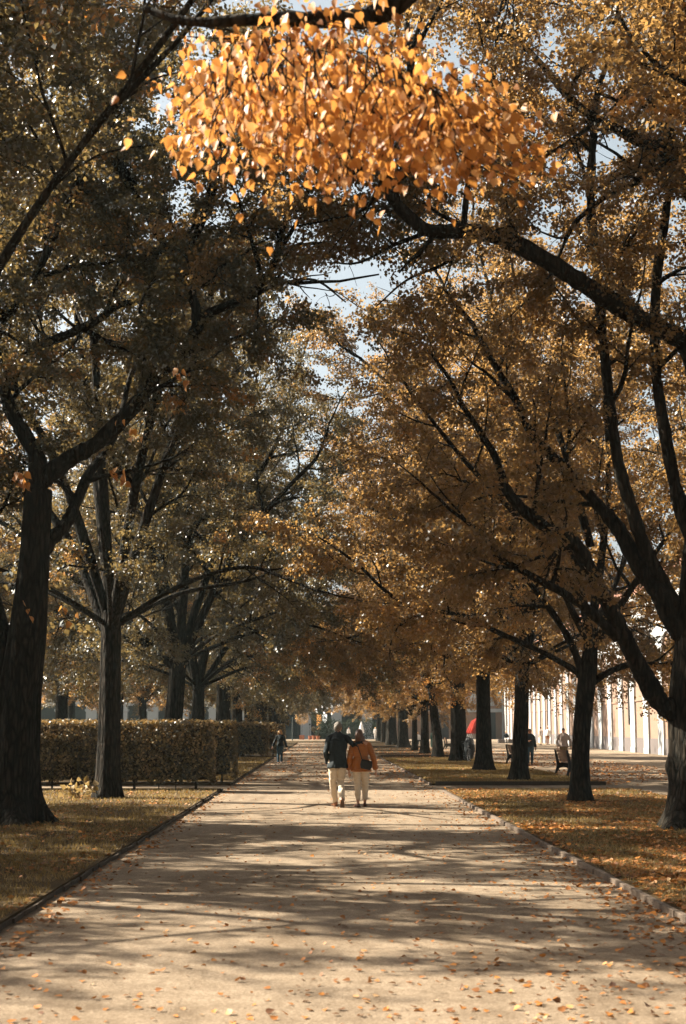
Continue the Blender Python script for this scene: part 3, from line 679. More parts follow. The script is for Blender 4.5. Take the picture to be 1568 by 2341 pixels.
        mb.ball(hp(0, -.12, .22), (hr.x * 1.14, hr.y * 1.08, hr.z * .92), 3)
        mb.tube([hp(0, -.35, .4), hp(0, -.42, -.2), hp(0, -.46, -.8), hp(.05, -.62, L * .75), hp(.08, -.8, L)], [hr.x * 1.1, hr.x * 1.3, hr.x * 1.45, hr.x * 1.6, hr.x * 1.2], 16, [hr.y * .8, hr.y * .85, hr.y * .85, hr.y * .75, hr.y * .4])
        if hairstyle == 'bob':
            for sx in (-1, 1): mb.tube([hp(sx * .7, .1, .5), hp(sx * 1.12, .12, -.1), hp(sx * 1.3, .1, -.7), hp(sx * 1.25, .05, -1.2)], [.022 * u, .03 * u, .034 * u, .018 * u], 8)
        remesh(mb, 'hair', M[hair], root, .009, lambda c: .010 * noise.noise(V3((c.x * 60, c.y * 60, c.z * 7))) + .008 * noise.noise(V3((c.x * 20, c.y * 20, c.z * 9))), 1)
    if extra: extra(root, J, h, hp)
    return root

# the couple, seen from behind (local +y is away from the camera)
FU = G(770, 1844)
def man_extra(root, J, h, hp):
    mb = MB(); n = J['neck']; mb.tube([n + V3((0, -.004, -.02)), n + V3((0, -.004, .035))], [.082, .074], 16, [.078, .07]).build('collar', M['jacket_dark'], root, smooth=True)
mx, my = FU.x + 0.02, FU.y
person((mx, my, 0), 0.0, 'grey haired man seen from behind, dark jacket and cream trousers, arm round a woman', 1.85, vox=.0065,
       top='jacket_dark', legs='trouser_cream', hair='hair_grey', shoe='leather_tan', hem=.455, slim=1.09, extra=man_extra,
       pose=dict(pelvis=(0.0, 0, .525), hipL=(-.055, 0, .52), hipR=(.05, 0, .52), kneeL=(-.062, .03, .285), ankL=(-.028, .10, .047), kneeR=(.035, .02, .285), ankR=(.050, -.155, .085),
                 footR=(0.02, .45, -.9), footL=(-.35, 1, 0), shL=(-.108, 0, .792), shR=(.108, .0, .795), elL=(-.145, -.03, .64), wrL=(-.118, .05, .505),
                 elR=(.185, -.05, .722), wrR=(.300, -.062, .748), handR=(.8, .35, -.1), head=(0.003, .012, .925), headz=-.35, neck=(0, -.005, .85)))
WU = G(824, 1844)
def bag(root, J, h, hp):
    bg_ = MB(); Mx = Matrix.Translation((.115, -.205, .93)) @ Matrix.Rotation(.22, 4, 'Y')
    bg_.prism([(-.125, .085), (.115, .085), (.135, -.03), (.10, -.115), (-.10, -.115), (-.13, -.04)], -.035, .04, M=Mx).build('shoulder_bag', M['black'], root, bevel=.012)
    s = MB(); s.tube([(-.085, .08, 1.385), (-.11, -.03, 1.40), (-.08, -.135, 1.33), (-.02, -.168, 1.16), (.02, -.185, 1.02)], [.009] * 5, 6, [.004] * 5).build('bag_strap', M['black'], root)
    c = MB(); n = J['neck']; c.tube([n + V3((0, -.01, -.045)), n + V3((0, -.015, .0)), n + V3((0, -.01, .045))], [.098, .092, .075], 16, [.09, .088, .07]).build('collar', M['puffer'], root, smooth=True)
person((WU.x + 0.01, my - 0.02, 0), 0.0, 'woman seen from behind in an orange quilted coat and cream trousers, black shoulder bag', 1.69, True, vox=.0065,
       top='puffer', legs='trouser_cream', hair='hair_brown', hairstyle='long', shoe='leather_brown', hem=.445, quilt=True, bare_ankle=True, extra=bag, slim=1.12,
       pose=dict(kneeL=(-.045, .01, .285), ankL=(-.038, -.03, .043), kneeR=(.058, .02, .285), ankR=(.052, .06, .052), footL=(-.35, 1, 0), footR=(.05, 1, -.10),
                 elR=(.160, -.02, .635), wrR=(.195, .02, .475), elL=(-.142, -.015, .635), wrL=(-.155, .05, .47), head=(-.022, .0, .925), tilt=-.10, neck=(-.012, -.01, .845)))
# blonde woman walking towards the camera (local +y faces the camera: rz = pi)
q = G(640, 1746)
person((q.x, q.y, 0), math.pi, 'blonde woman in a dark jacket and jeans walking this way past the hedge', 1.62, True, top='jacket_dark', legs='denim', hair='hair_blond', hairstyle='bob', skin='skin', hem=.52,
       pose=dict(elR=(.165, -.02, .64), wrR=(.225, .02, .50), elL=(-.15, -.02, .64), wrL=(-.20, -.03, .49), kneeR=(.05, .05, .285), ankR=(.052, .09, .05), kneeL=(-.04, .0, .285), ankL=(-.04, -.07, .06)))
q = G(1212, 1749)
person((q.x, q.y, 0), math.pi + .1, 'man in a dark sweater and jeans holding a small cup, beside the forked linden', 1.66, top='jacket_dark', legs='denim', hair='hair_dark', skin='skin_tan', hem=.50, slim=1.12,
       pose=dict(elR=(.17, -.02, .64), wrR=(.09, .13, .66), handR=(-.6, .5, .2), ankR=(.07, .03, .048), ankL=(-.06, -.05, .048)))
q = G(1289, 1748)
person((q.x, q.y, 0), math.pi - .1, 'stout man in a grey checked jacket, khaki trousers and dark cap behind the bench', 1.70, top='grey_knit', legs='khaki', hairstyle='cap', skin='skin_tan', hem=.49, slim=1.22,
       pose=dict(elR=(.18, -.02, .64), wrR=(.165, .04, .50), elL=(-.19, -.02, .645), wrL=(-.20, .02, .51), kneeR=(.03, .03, .285), ankR=(.015, .07, .048), kneeL=(-.06, .02, .285), ankL=(-.02, -.12, .06)))
q = G(1236, 1702.5)
person((q.x, q.y, 0), 2.0, 'person in a grey top standing left of the pair by the pilasters', 1.78, top='grey_knit', legs='trouser_cream', hair='hair_dark', hem=.50, vox=.02)
person((q.x + .75, q.y + .2, 0), 2.6, 'person in a white top and tan trousers, right one of the pair by the pilasters', 1.76, top='white_cloth', legs='leather_tan', hair='hair_dark', hem=.52, vox=.02)
SIT = dict(pelvis=(0, 0, .27), hipR=(.055, .0, .262), hipL=(-.055, .0, .262), kneeR=(.07, .24, .275), kneeL=(-.07, .24, .275), ankR=(.07, .25, .048), ankL=(-.06, .27, .048),
           shR=(.11, -.03, .555), shL=(-.11, -.03, .555), elR=(.15, .02, .39), elL=(-.15, .02, .39), wrR=(.06, .14, .32), wrL=(-.06, .14, .32), neck=(0, -.03, .59), head=(0, -.005, .675))
def sitter(px, py, d, rz, label, **k):
    q = P(px, 1700, d); return person((q.x, q.y, 0), rz, label, pose=SIT, hem=.25 + .53 - .27, vox=.02, **k)
def fixhem(): pass
q = G(1157, 1698)
M['bench_wood'] = simple('bench_wood', (0.17, 0.09, 0.045), (0.10, 0.052, 0.028), 7, 0.6, 0.2, 0.4, (8, 1, 8))
M['iron'] = simple('iron', (0.018, 0.017, 0.016), None, 12, 0.5, 0.1)
def bench(loc, rz, label, L=1.9):
    """local: sitter faces +x, bench runs along y"""
    root = empty('park_bench', loc, rz, label, 'bench', None)
    prof = [(-.36, .92), (-.30, .93), (-.22, .60), (-.17, .45), (.24, .46), (.30, .43), (.31, .30), (.27, .17), (.33, .0), (.25, .0), (.20, .16), (.10, .27), (-.05, .30), (-.18, .26), (-.26, .14), (-.28, .0), (-.38, .0), (-.33, .18), (-.27, .36), (-.31, .62)]
    for yy in (-L / 2, L / 2 - .05): MB().prism(prof, yy, yy + .05).build('side_frame', M['iron'], root)
    a = Matrix.Translation((0, 0, 0))
    bk = MB()
    for t in (0.06, .30, .54, .78): 
        x = -.165 - .135 * t; z = .50 + .43 * t; bk.box((x, 0, z + .04), (.028, L - .12, .095), M=Matrix.Translation((0, 0, 0)))
    bk.build('backrest', M['bench_wood'], root, bevel=.005)
    st = MB()
    for k in range(4): st.box((-.11 + .11 * k, 0, .475), (.095, L - .12, .03))
    st.build('seat', M['bench_wood'], root, bevel=.005)
    return root
q = G(1290, 1774); bench((q.x + .25, q.y + 0.2, 0), 0.06, 'iron and wood park bench left of the slim straight linden, seen from its end')
q = G(1172, 1748); bench((q.x + .15, q.y, 0), 0.0, 'park bench half hidden behind the forked linden trunk')
q = G(1023, 1713); bench((q.x + .1, q.y, 0), 0.0, 'farthest park bench between two trunks beyond the bicycle')
q = G(1157, 1698)
sitter(1157, 1698, q.y, math.pi, 'person in a dark top and white trousers sitting by the far pilasters', H=1.75, top='jacket_dark', legs='white_cloth', hair='hair_blond')
MB().prism([(-.3, .0), (.3, .0), (.3, .42), (-.3, .42)], -.9, .9, axis='x', M=Matrix.Translation((q.x, q.y + .12, 0))).build('stone_seat', M['wall_grey'], None, bevel=.02)
tag(bpy.data.objects['stone_seat'], 'low stone block under the sitting person by the far pilasters', 'seat')
sitter(955, 1700, 138, math.pi + .3, 'person in a white top and black trousers sitting behind the very thin trunk', H=1.72, top='white_cloth', legs='jacket_dark', hair='hair_blond')
q = P(955, 1700, 138); o = MB().box((q.x, q.y + .1, .21), (1.6, .5, .06)).box((q.x - .7, q.y + .1, .1), (.06, .45, .2)).box((q.x + .7, q.y + .1, .1), (.06, .45, .2)).build('low_bench', M['bench_wood']); o.location.z = .19; tag(o, 'low wooden bench under the white topped sitter', 'bench')
q = P(971, 1700, 140)
person((q.x, q.y, 0), math.pi + .8, 'person in black standing half hidden behind the narrow trunk near the litter bin', 1.7, top='jacket_dark', legs='jacket_dark', hair='hair_dark', vox=.02)

# ------------------------------------------------------------------ bicycle
M['rubber'] = simple('rubber', (0.02, 0.02, 0.02), None, 20, 0.8); M['chrome'] = simple('chrome', (0.6, 0.6, 0.6), None, 5, 0.3, 0, 0.5, (1, 1, 1), 0.9)
M['cape'] = simple('cape', (0.015, 0.02, 0.022), (0.008, 0.01, 0.012), 6, 0.4, 0.1, 0.5)
M['bike_paint'] = simple('bike_paint', (0.03, 0.032, 0.035), None, 6, 0.35, 0, 0.5)
q = G(1075, 1744)
bk = empty('bicycle', (q.x + .05, q.y, 0), 0.20, 'dark bicycle parked beside the broad trunk, draped with a black cape', 'bicycle')
for yy in (0.34, 1.39):
    wv = MB().torus((0, yy, .34), .325, .02).build('wheel', M['rubber'], bk)
    MB().torus((0, yy, .34), .30, .010).build('rim', M['chrome'], wv)
    sp = MB()
    for k in range(18): a = k * math.pi / 9; sp.tube([(0, yy, .34), (0, yy + .3 * math.cos(a), .34 + .3 * math.sin(a))], .002, 4)
    sp.tube([(-.04, yy, .34), (.04, yy, .34)], .018, 8); sp.build('spokes', M['chrome'], wv)
MB().tube([(0, .34, .34), (0, .44, .62), (0, .52, .84)], .016).tube([(0, .50, .80), (0, .95, .30)], .018).tube([(0, .46, .66), (0, 1.08, .78)], .015).tube([(0, .95, .30), (0, 1.12, .88)], .016).tube([(0, .95, .30), (0, 1.39, .34)], .012).tube([(0, 1.08, .78), (0, 1.39, .34)], .011).build('frame', M['bike_paint'], bk, smooth=True)
MB().tube([(0, .52, .84), (0, .54, 1.0)], .014).tube([(-.30, .66, 1.02), (-.22, .54, 1.05), (0, .52, 1.02), (.22, .54, 1.05), (.30, .66, 1.02)], .013).build('handlebar', M['bike_paint'], bk, smooth=True)
MB().ball((0, 1.14, .93), (.08, .13, .035)).build('saddle', M['black'], bk, smooth=True)
MB().tube([(0, .44, .80), (0, .40, .80)], [.03, .035]).build('headlight', M['chrome'], bk, smooth=True)
MB().tube([(0, .34, .70), (.0, .1, .62), (0, -.02, .40)], [.03, .032, .02], 8, [.004, .004, .004]).build('mudguard', M['bike_paint'], bk)
cp = MB(); cp.tube([(.18, .9, .22), (.20, .88, .5), (.19, .86, .85), (.14, .9, 1.08), (.08, .95, 1.17)], [.15, .21, .24, .22, .10], 16, [.28, .33, .36, .34, .16])
remesh(cp, 'cape', M['cape'], bk, .02, folds(.05, 5, 2, 7))

# ------------------------------------------------------------------ litter bin, parasols, terrace
M['bin_green'] = simple('bin_green', (0.02, 0.075, 0.05), None, 5, 0.5); M['red_canvas'] = simple('red_canvas', (0.28, 0.024, 0.012), (0.20, 0.015, 0.008), 5, 0.8, 0.2, 0.1)
M['terracotta'] = simple('terracotta', (0.38, 0.13, 0.055), (0.30, 0.10, 0.045), 8, 0.85, 0.1); M['pole_grey'] = simple('pole_grey', (0.10, 0.12, 0.12), None, 4, 0.5)
q = G(991, 1710)
lb = empty('litter_bin', (q.x, q.y, 0), 0, 'green upright litter bin behind the linden that splits low', 'bin')
MB().tube([(0, 0, .12), (0, 0, 1.0)], [.22, .26], 20).tube([(0, 0, 1.0), (0, 0, 1.06)], [.28, .26], 20).build('drum', M['bin_green'], lb, smooth=False)
MB().tube([(0, .3, 0), (0, .3, 1.3)], .03, 8).box((0, .27, .6), (.1, .1, .05)).build('post', M['pole_grey'], lb)
MB().tube([(0, 0, 1.16), (0, 0, 1.22)], [.27, .2], 20).tube([(.2, 0, 1.05), (.2, 0, 1.18)], .012, 6).tube([(-.2, 0, 1.05), (-.2, 0, 1.18)], .012, 6).build('lid', M['bin_green'], lb)
for i in range(6):
    q = P(1087, 1690, 196 + (i % 3) * .35); ln = 0.10 + 0.075 * i
    pr_ = empty('folded_parasol', (q.x + .2, q.y, 0), 0, ['upright rightmost', 'second from the right', 'third from the right', 'fourth from the right', 'fifth from the right', 'most slanted, leftmost'][i] + ' of the folded red parasols leaning at the far wall', 'parasol', 'folded red parasols')
    rt = Matrix.Rotation(ln, 4, 'Y') @ Matrix.Rotation(-.05, 4, 'X')
    sgn = i * .27
    c = MB(); c.tube([(-sgn, 0, .9), (-sgn + .15 + ln * .4, 0, 1.5), (-sgn + .25 + ln * 1.1, 0, 2.5), (-sgn + .3 + ln * 1.6, 0, 3.4 - .12 * i)], [.20, .26, .20, .04], 10, [.2, .24, .18, .04])
    c.build('canopy', M['red_canvas'], pr_)
    MB().tube([(-sgn - .1 - ln * .3, 0, 0), (-sgn + .28 + ln * 1.4, 0, 3.1 - .12 * i)], .035, 6).build('pole', M['wall_white'], pr_)

def bush(loc, r, label, n=2600, leaf=.11, mat='leaf_dark', name='shrub', group=None, seed=0, cat='shrub'):
    g_ = np.random.default_rng(seed + 500); root = empty(name, loc, 0, label, cat, group)
    u_ = g_.normal(0, 1, (n, 3)); u_ /= np.linalg.norm(u_, axis=1)[:, None]; rr = g_.uniform(.45, 1, n) ** .4
    lump = 1 + .18 * np.array([noise.noise(Vector(x * 2.2) + Vector((seed, 0, 0))) for x in u_])
    pos = u_ * (rr * lump)[:, None] * np.array(r) + [0, 0, r[2] * 1.05]; pos[:, 2] = np.maximum(pos[:, 2], .05)
    nr = u_ + g_.normal(0, .6, (n, 3)); nr /= np.linalg.norm(nr, axis=1)[:, None]; out = np.cross(nr, g_.normal(0, 1, (n, 3))); out /= np.linalg.norm(out, axis=1)[:, None]
    link('foliage', leaves_mesh('foliage', pos, out, nr, leaf * g_.uniform(.7, 1.3, n), np.clip(g_.normal(.5, .2, n), 0, 1)), root, M[mat])
    MB().tube([(0, 0, 0), (.03, 0, r[2] * .8), (0, .03, r[2] * 1.3)], [.05, .04, .02], 6).build('stem', M['edging'], root)
    return root
def at_end(px, d=205): return P(px, 1690, d)
for i, (px, d, r, lb_) in enumerate([(752, 206, (1.5, 1.2, 1.55), 'large dark laurel on the terrace left of the man'), (775, 207, (1.6, 1.2, 1.35), 'round dark bush on the terrace straight behind the man'), (808, 207, (1.5, 1.2, 1.5), 'dark bush on the terrace between the two heads'),
                                     (838, 208, (1.6, 1.2, 1.5), 'dark bush on the terrace just above the woman'), (733, 206.5, (.9, .9, 1.1), 'low dark bush beside the terracotta pots'), (872, 209, (1.6, 1.2, 1.3), 'dark bush at the right end of the terrace')]):
    q = at_end(px, d); bush((q.x, q.y, 0), r, lb_, seed=i)
def potted(px, d, pot_r, pot_h, trunk, head, label, mat='leaf_dark', seed=0, square=False):
    q = at_end(px, d); root = empty('potted_tree', (q.x, q.y, 0), 0, label, 'potted plant')
    pm = MB()
    if square: pm.box((0, 0, pot_h / 2), (pot_r * 2, pot_r * 2, pot_h)).box((0, 0, pot_h - .04), (pot_r * 2.15, pot_r * 2.15, .08))
    else: pm.tube([(0, 0, 0), (0, 0, pot_h * .85), (0, 0, pot_h * .852), (0, 0, pot_h)], [pot_r * .72, pot_r * .95, pot_r * 1.08, pot_r * 1.08], 18)
    pm.build('pot', M['terracotta'], root)
    MB().tube([(0, 0, pot_h * .8), (.02, 0, trunk)], [.035, .025], 6).build('stem', M['edging'], root)
    g_ = np.random.default_rng(seed + 900); n = 1500; u_ = g_.normal(0, 1, (n, 3)); u_ /= np.linalg.norm(u_, axis=1)[:, None]
    pos = u_ * (g_.uniform(.4, 1, n) ** .5)[:, None] * head + [0, 0, trunk + head * .7]
    nr = u_ + g_.normal(0, .5, (n, 3)); nr /= np.linalg.norm(nr, axis=1)[:, None]; out = np.cross(nr, g_.normal(0, 1, (n, 3))); out /= np.linalg.norm(out, axis=1)[:, None]
    link('foliage', leaves_mesh('foliage', pos, out, nr, .1 * g_.uniform(.7, 1.3, n), np.clip(g_.normal(.5, .2, n), 0, 1)), root, M[mat])
potted(690, 204, .36, .62, 2.3, 1.05, 'leafy tree in a square pot at the left end of the terrace', 'leaf_bronze', 1, True)
potted(708, 203.5, .24, .52, 2.1, .02, 'small round terracotta pot with a bare stem, left of the twin pots', 'leaf_dark', 2)
potted(717, 203, .27, .55, 1.2, .35, 'terracotta pot with a small green plant, right of the twin pots', 'leaf_olive', 3)
potted(727, 205, .3, .5, 2.2, 1.1, 'dark round headed potted tree before the lit window', 'leaf_dark', 4)
q = at_end(797, 203); person((q.x, q.y, 0), math.pi + .6, 'person in a white shirt on the terrace just right of the man', 1.75, top='white_cloth', legs='jacket_dark', hair='hair_dark', skin='skin_tan', vox=.022)
q = at_end(858, 203); person((q.x, q.y, 0), math.pi, 'person in white on the terrace to the right above the woman', 1.75, top='white_cloth', legs='white_cloth', hair='hair_blond', vox=.022)
q = at_end(893, 178); person((q.x, q.y, 0), math.pi - .4, 'person in white standing by the stout far trunks', 1.7, top='white_cloth', legs='white_cloth', hair='hair_blond', vox=.022)
q = at_end(826, 204); pr_ = empty('cream_parasol', (q.x, q.y, 0), 0, 'small folded cream parasol between the couple\'s heads', 'parasol')
MB().tube([(0, 0, .9), (0, 0, 1.3), (0, 0, 2.5)], [.42, .40, .05], 10).build('canopy', M['white_cloth'], pr_); MB().tube([(0, 0, 0), (0, 0, 2.6)], .03, 6).build('pole', M['pole_grey'], pr_)
q = G(668, 1692.5); lp = empty('lamp_post', (q.x, q.y, 0), 0, 'thin dark post beside the farthest hedge, left of the terrace', 'post')
MB().tube([(0, 0, 0), (0, 0, 2.9)], .05, 8).tube([(0, 0, 0), (0, 0, .3)], .08, 8).build('pole', M['pole_grey'], lp); MB().ball((0, 0, 2.95), .09, 1).build('finial', M['pole_grey'], lp)
q = at_end(741, 210); wl = empty('hanging_lantern', (P(742, 1650, 210).x, 210, 2.4), 0, 'old style lantern hanging in the arch of the cafe', 'lantern')
MB().tube([(0, 0, 0), (0, 0, .55)], [.14, .26], 6).build('glass_body', M['bulb'], wl); MB().tube([(0, 0, .55), (0, 0, .85)], [.34, .04], 6).tube([(0, 0, .85), (0, 0, 2.5)], .015, 5).build('cap', M['iron'], wl)
sl = empty('string_lights', (0, 209, 0), 0, 'string of round white bulbs hung across the cafe arch', 'string lights')
pts_ = [(722, 1622), (737, 1615), (747, 1617), (758, 1615), (774, 1612), (724, 1627), (741, 1629), (759, 1631)]
wm = MB(); wm.tube([P(700, 1612, 209) - V3((0, 209, 0)), P(737, 1612, 209) - V3((0, 209, 0)), P(790, 1609, 209) - V3((0, 209, 0))], .012, 4).tube([P(700, 1622, 209) - V3((0, 209, 0)), P(741, 1627, 209) - V3((0, 209, 0)), P(790, 1624, 209) - V3((0, 209, 0))], .012, 4).build('wire', M['iron'], sl)
for x, y in pts_: MB().ball(P(x, y, 209) - V3((0, 209, 0)), .17, 2).build('bulb', M['bulb'], sl, smooth=True)
# leafy suckers at the foot of the second left trunk
g_ = np.random.default_rng(4); n = 60; base_ = np.array([-5.75, 34.0, 0.0])
pos = base_ * 0 + g_.normal(0, 1, (n, 3)) * [.22, .15, .10] + [0, 0, .28]; out = g_.normal(0, 1, (n, 3)); out /= np.linalg.norm(out, axis=1)[:, None]; nr = np.cross(out, g_.normal(0, 1, (n, 3))); nr /= np.linalg.norm(nr, axis=1)[:, None]
sk = empty('root_suckers', base_, 0, 'pale leafy suckers at the left foot of the sunlit trunk', 'plant')
link('foliage', leaves_mesh('foliage', pos, out, nr, .12 * g_.uniform(.7, 1.3, n), np.clip(g_.normal(.8, .2, n), 0, 1), heart=True), sk, M['grass'])
for k in range(8): MB().tube([(g_.uniform(-.2, .2), g_.uniform(-.1, .1), 0.03), (g_.uniform(-.25, .25), g_.uniform(-.1, .1), .35)], .006, 4).build('stem', M['edging'], sk)


# ------------------------------------------------------------------ the traced near trees
B = np.array
# left foreground tree
b = B((-5.62, 25.4, 0.0)); d = 25.4
def behind(bx, by, dd, seed):
    rr = random.Random(seed); sn = airy(bx, by)
    def f(p):
        if bx < 0 and not sn(p): return False
        x, y = proj((p[0] + bx, p[1] + by, p[2]))
        if hole(x, y, rr): return False
        if p[1] > dd: return True
        return not (-50 < x < 1620 and y > 200) or rr.random() < 0.25
    return f
T = Tree(11, 100, 0.075, 1.0, behind(-5.62, 25.4, -2.4, 1))
tk = rel([(20, 1905, d), (30, 1760, d), (44, 1600, d), (62, 1462, d), (75, 1330, d), (82, 1230, d), (88, 1120, d)], b)
T.trunk(tk, [0.46, 0.42, 0.37, 0.33, 0.28, 0.26, 0.25], 2.1)
T.limb(rel([(38, 1640, d), (8, 1480, d + .2), (-40, 1300, d + .4), (-90, 1000, d + .3), (-120, 700, d)], b), 0.26, 0.08, sp=0.7, L2=3.0, spawn=(.3, 1))
T.limb(rel([(88, 1120, d), (86, 1050, d), (60, 1000, d), (24, 935, d), (4, 860, d), (-30, 700, d + .5), (-60, 450, d + 1)], b), 0.18, 0.06, sp=0.6)
T.limb(rel([(85, 1110, d), (118, 1080, d), (165, 1045, d - .2), (225, 1010, d - .3), (310, 925, d - .5), (350, 865, d - .6), (415, 815, d - .8), (450, 750, d - .9), (480, 715, d - 1), (550, 685, d - 1.1), (612, 630, d - 1.2), (632, 585, d - 1.3), (650, 510, d - 1.3), (700, 440, d - 1.3), (790, 420, d - 1.2)], b), 0.17, 0.03, sp=0.6, L2=2.5, spawn=(.3, 1))
T.limb(rel([(450, 745, d - .9), (447, 700, d - .9), (425, 650, d - .8), (405, 595, d - .8), (350, 520, d - .6), (300, 420, d - .5)], b), 0.10, 0.05, L2=2.4)
T.limb(rel([(85, 1280, d), (115, 1235, d + .1), (152, 1195, d + .3), (178, 1140, d + .5), (205, 1080, d + .9), (260, 1000, d + 1.5), (300, 850, d + 2.5)], b), 0.15, 0.05, L2=2.2)
T.limb(rel([(24, 890, d), (40, 838, d), (85, 795, d), (165, 760, d - .3), (225, 730, d - .5), (280, 695, d - .7), (375, 680, d - 1), (440, 640, d - 1.2)], b), 0.11, 0.04, L2=2.0)
T.limb(rel([(0, 735, d), (40, 690, d), (70, 660, d - .2), (97, 600, d - .4), (130, 520, d - .5), (180, 400, d - .5), (170, 300, d - .5)], b), 0.11, 0.05, L2=2.4)
for q in ([(632, 585, d - 1.3), (700, 480, d - 1.5), (790, 400, d - 1.6)], [(600, 640, d - 1.1), (560, 500, d - 1.5), (520, 400, d - 1.8)], [(632, 585, d - 1.3), (690, 560, d - 1), (760, 560, d - .6), (830, 600, d - .3)], [(560, 680, d - 1), (640, 650, d), (720, 640, d + 1), (790, 690, d + 2)]): T.limb(rel(q, b), 0.045, 0.015, L2=1.5, sp=.45)
for q in ([(-30, 700, d), (-10, 500, d), (60, 330, d), (90, 200, d), (120, 60, d)], [(410, 590, d - .8), (470, 480, d - 1), (510, 330, d - 1), (520, 200, d)], [(0, 850, d), (-50, 600, d + 2), (30, 450, d + 3), (100, 300, d + 4)],
          [(300, 420, d - .5), (240, 330, d + .5), (200, 200, d + 1)], [(-60, 900, d), (-220, 750, d), (-420, 650, d + 1)], [(-60, 1000, d), (-250, 950, d - 2), (-380, 800, d - 3)]):
    T.limb(rel(q, b), 0.12, 0.05, L2=2.8)
L1R = plant_tree(T, b, 'thick dark linden at the left edge, dividing into heavy limbs that arch over the path', 'leaf_olive')

# right foreground tree
b = B((6.15, 24.3, 0.0)); d = 24.3
T = Tree(12, 78, 0.072, 1.0, behind(6.15, 24.3, -2.9, 2))
T.trunk(rel([(1590, 1905, d), (1592, 1760, d), (1586, 1620, d), (1590, 1500, d), (1598, 1350, d), (1610, 1150, d), (1612, 950, d), (1590, 800, d)], b), [0.48, 0.44, 0.42, 0.36, 0.33, 0.3, 0.28, 0.22], 1.1,
        knots=[(1.45, 2.9, 0.10), (2.0, 3.3, 0.07), (0.95, 4.0, 0.06), (1.3, 4.3, 0.07), (1.45, 0.2, 0.10), (1.1, 1.2, 0.07), (1.7, 4.9, 0.06)])
T.limb(rel([(1570, 1640, d), (1512, 1608, d - .1), (1478, 1555, d - .2), (1448, 1500, d - .3), (1412, 1425, d - .4), (1352, 1310, d - .6), (1312, 1240, d - .7), (1240, 1200, d - .8), (1184, 1153, d - .8), (1154, 1110, d - .8), (1130, 1040, d - .8), (1080, 960, d - .8)], b), 0.19, 0.05, sp=0.75, L2=2.0, spawn=(.4, 1))
T.limb(rel([(1412, 1458, d - .4), (1344, 1393, d - .6), (1284, 1353, d - .9), (1209, 1313, d - 1.2), (1134, 1268, d - 1.4), (1106, 1225, d - 1.4), (1050, 1180, d - 1.6)], b), 0.09, 0.03, sp=0.7, L2=1.6, spawn=(.4, 1))
T.limb(rel([(1580, 1480, d), (1534, 1413, d), (1504, 1353, d), (1459, 1293, d + .2), (1419, 1218, d + .4), (1384, 1173, d + .5), (1324, 1108, d + .7), (1264, 1045, d + .9), (1219, 1000, d + 1), (1174, 905, d + 1.2), (1134, 840, d + 1.3), (1080, 740, d + 1.5)], b), 0.18, 0.05, sp=0.7, L2=2.2, spawn=(.4, 1))
T.limb(rel([(1550, 1400, d), (1520, 1340, d), (1474, 1253, d), (1444, 1163, d), (1418, 1080, d), (1404, 1000, d), (1384, 835, d), (1366, 635, d), (1350, 450, d), (1360, 250, d)], b), 0.13, 0.07, sp=0.7, L2=2.2, spawn=(.4, 1))
T.limb(rel([(1590, 1250, d), (1549, 1135, d + .2), (1515, 960, d + .3), (1497, 820, d + .2), (1500, 650, d + .1), (1520, 500, d)], b), 0.13, 0.08, sp=0.8, L2=2.2, spawn=(.5, 1))
T.limb(rel([(1600, 860, d), (1568, 785, d - .1), (1494, 745, d - .3), (1400, 690, d - .6), (1320, 640, d - .8), (1240, 590, d - 1), (1150, 545, d - 1.2), (1060, 528, d - 1.4), (985, 528, d - 1.5), (940, 500, d - 1.6), (900, 455, d - 1.7), (885, 390, d - 1.8), (890, 300, d - 1.9)], b), 0.19, 0.08, sp=0.85, L2=1.7, spawn=(.5, 1))
T.limb(rel([(1060, 525, d - 1.4), (1066, 450, d - 1.4), (1080, 380, d - 1.4), (1120, 270, d - 1.2), (1130, 150, d - 1), (1140, 30, d - 1)], b), 0.055, 0.03, sp=0.5, L2=1.7, spawn=(.3, 1))
T.limb(rel([(1600, 480, d), (1530, 352, d - .2), (1480, 330, d - .3), (1409, 295, d - .4), (1324, 245, d - .5), (1240, 150, d - .5)], b), 0.15, 0.06, L2=2.4)
T.limb(rel([(1540, 350, d), (1475, 405, d - .2), (1400, 440, d - .4), (1345, 480, d - .5), (1307, 520, d - .6), (1270, 600, d - .6)], b), 0.07, 0.03, L2=1.6)
for q in ([(890, 360, d - 1.9), (840, 470, d - 1.5), (760, 500, d - 1.2), (660, 520, d - 1)], [(985, 528, d - 1.5), (900, 560, d - 1), (820, 600, d - .5), (750, 600, d)], [(1100, 535, d - 1.3), (1020, 600, d - .5), (930, 640, d), (860, 700, d + .5)], [(890, 340, d - 1.9), (800, 400, d - 1.9), (720, 420, d - 1.9), (640, 440, d - 1.9)]): T.limb(rel(q, b), 0.04, 0.012, L2=1.5, sp=.45)
for q in ([(1610, 950, d), (1680, 700, d), (1720, 450, d), (1700, 200, d)], [(1600, 850, d), (1600, 600, d), (1580, 300, d), (1560, 50, d)], [(1620, 1200, d), (1760, 950, d + 1), (1950, 800, d + 2)], [(1590, 450, d), (1500, 250, d + .5), (1430, 80, d + 1), (1380, -60, d + 1)], [(1610, 1300, d), (1640, 1150, d + 2.5), (1600, 900, d + 4.5), (1520, 700, d + 5)], [(890, 300, d - 1.9), (940, 180, d - 1.9), (930, 60, d - 1.9)]):
    T.limb(rel(q, b), 0.13, 0.05, L2=2.6)
plant_tree(T, b, 'gnarled knotty linden at the right edge, one long limb arching over the path', 'leaf_bronze')

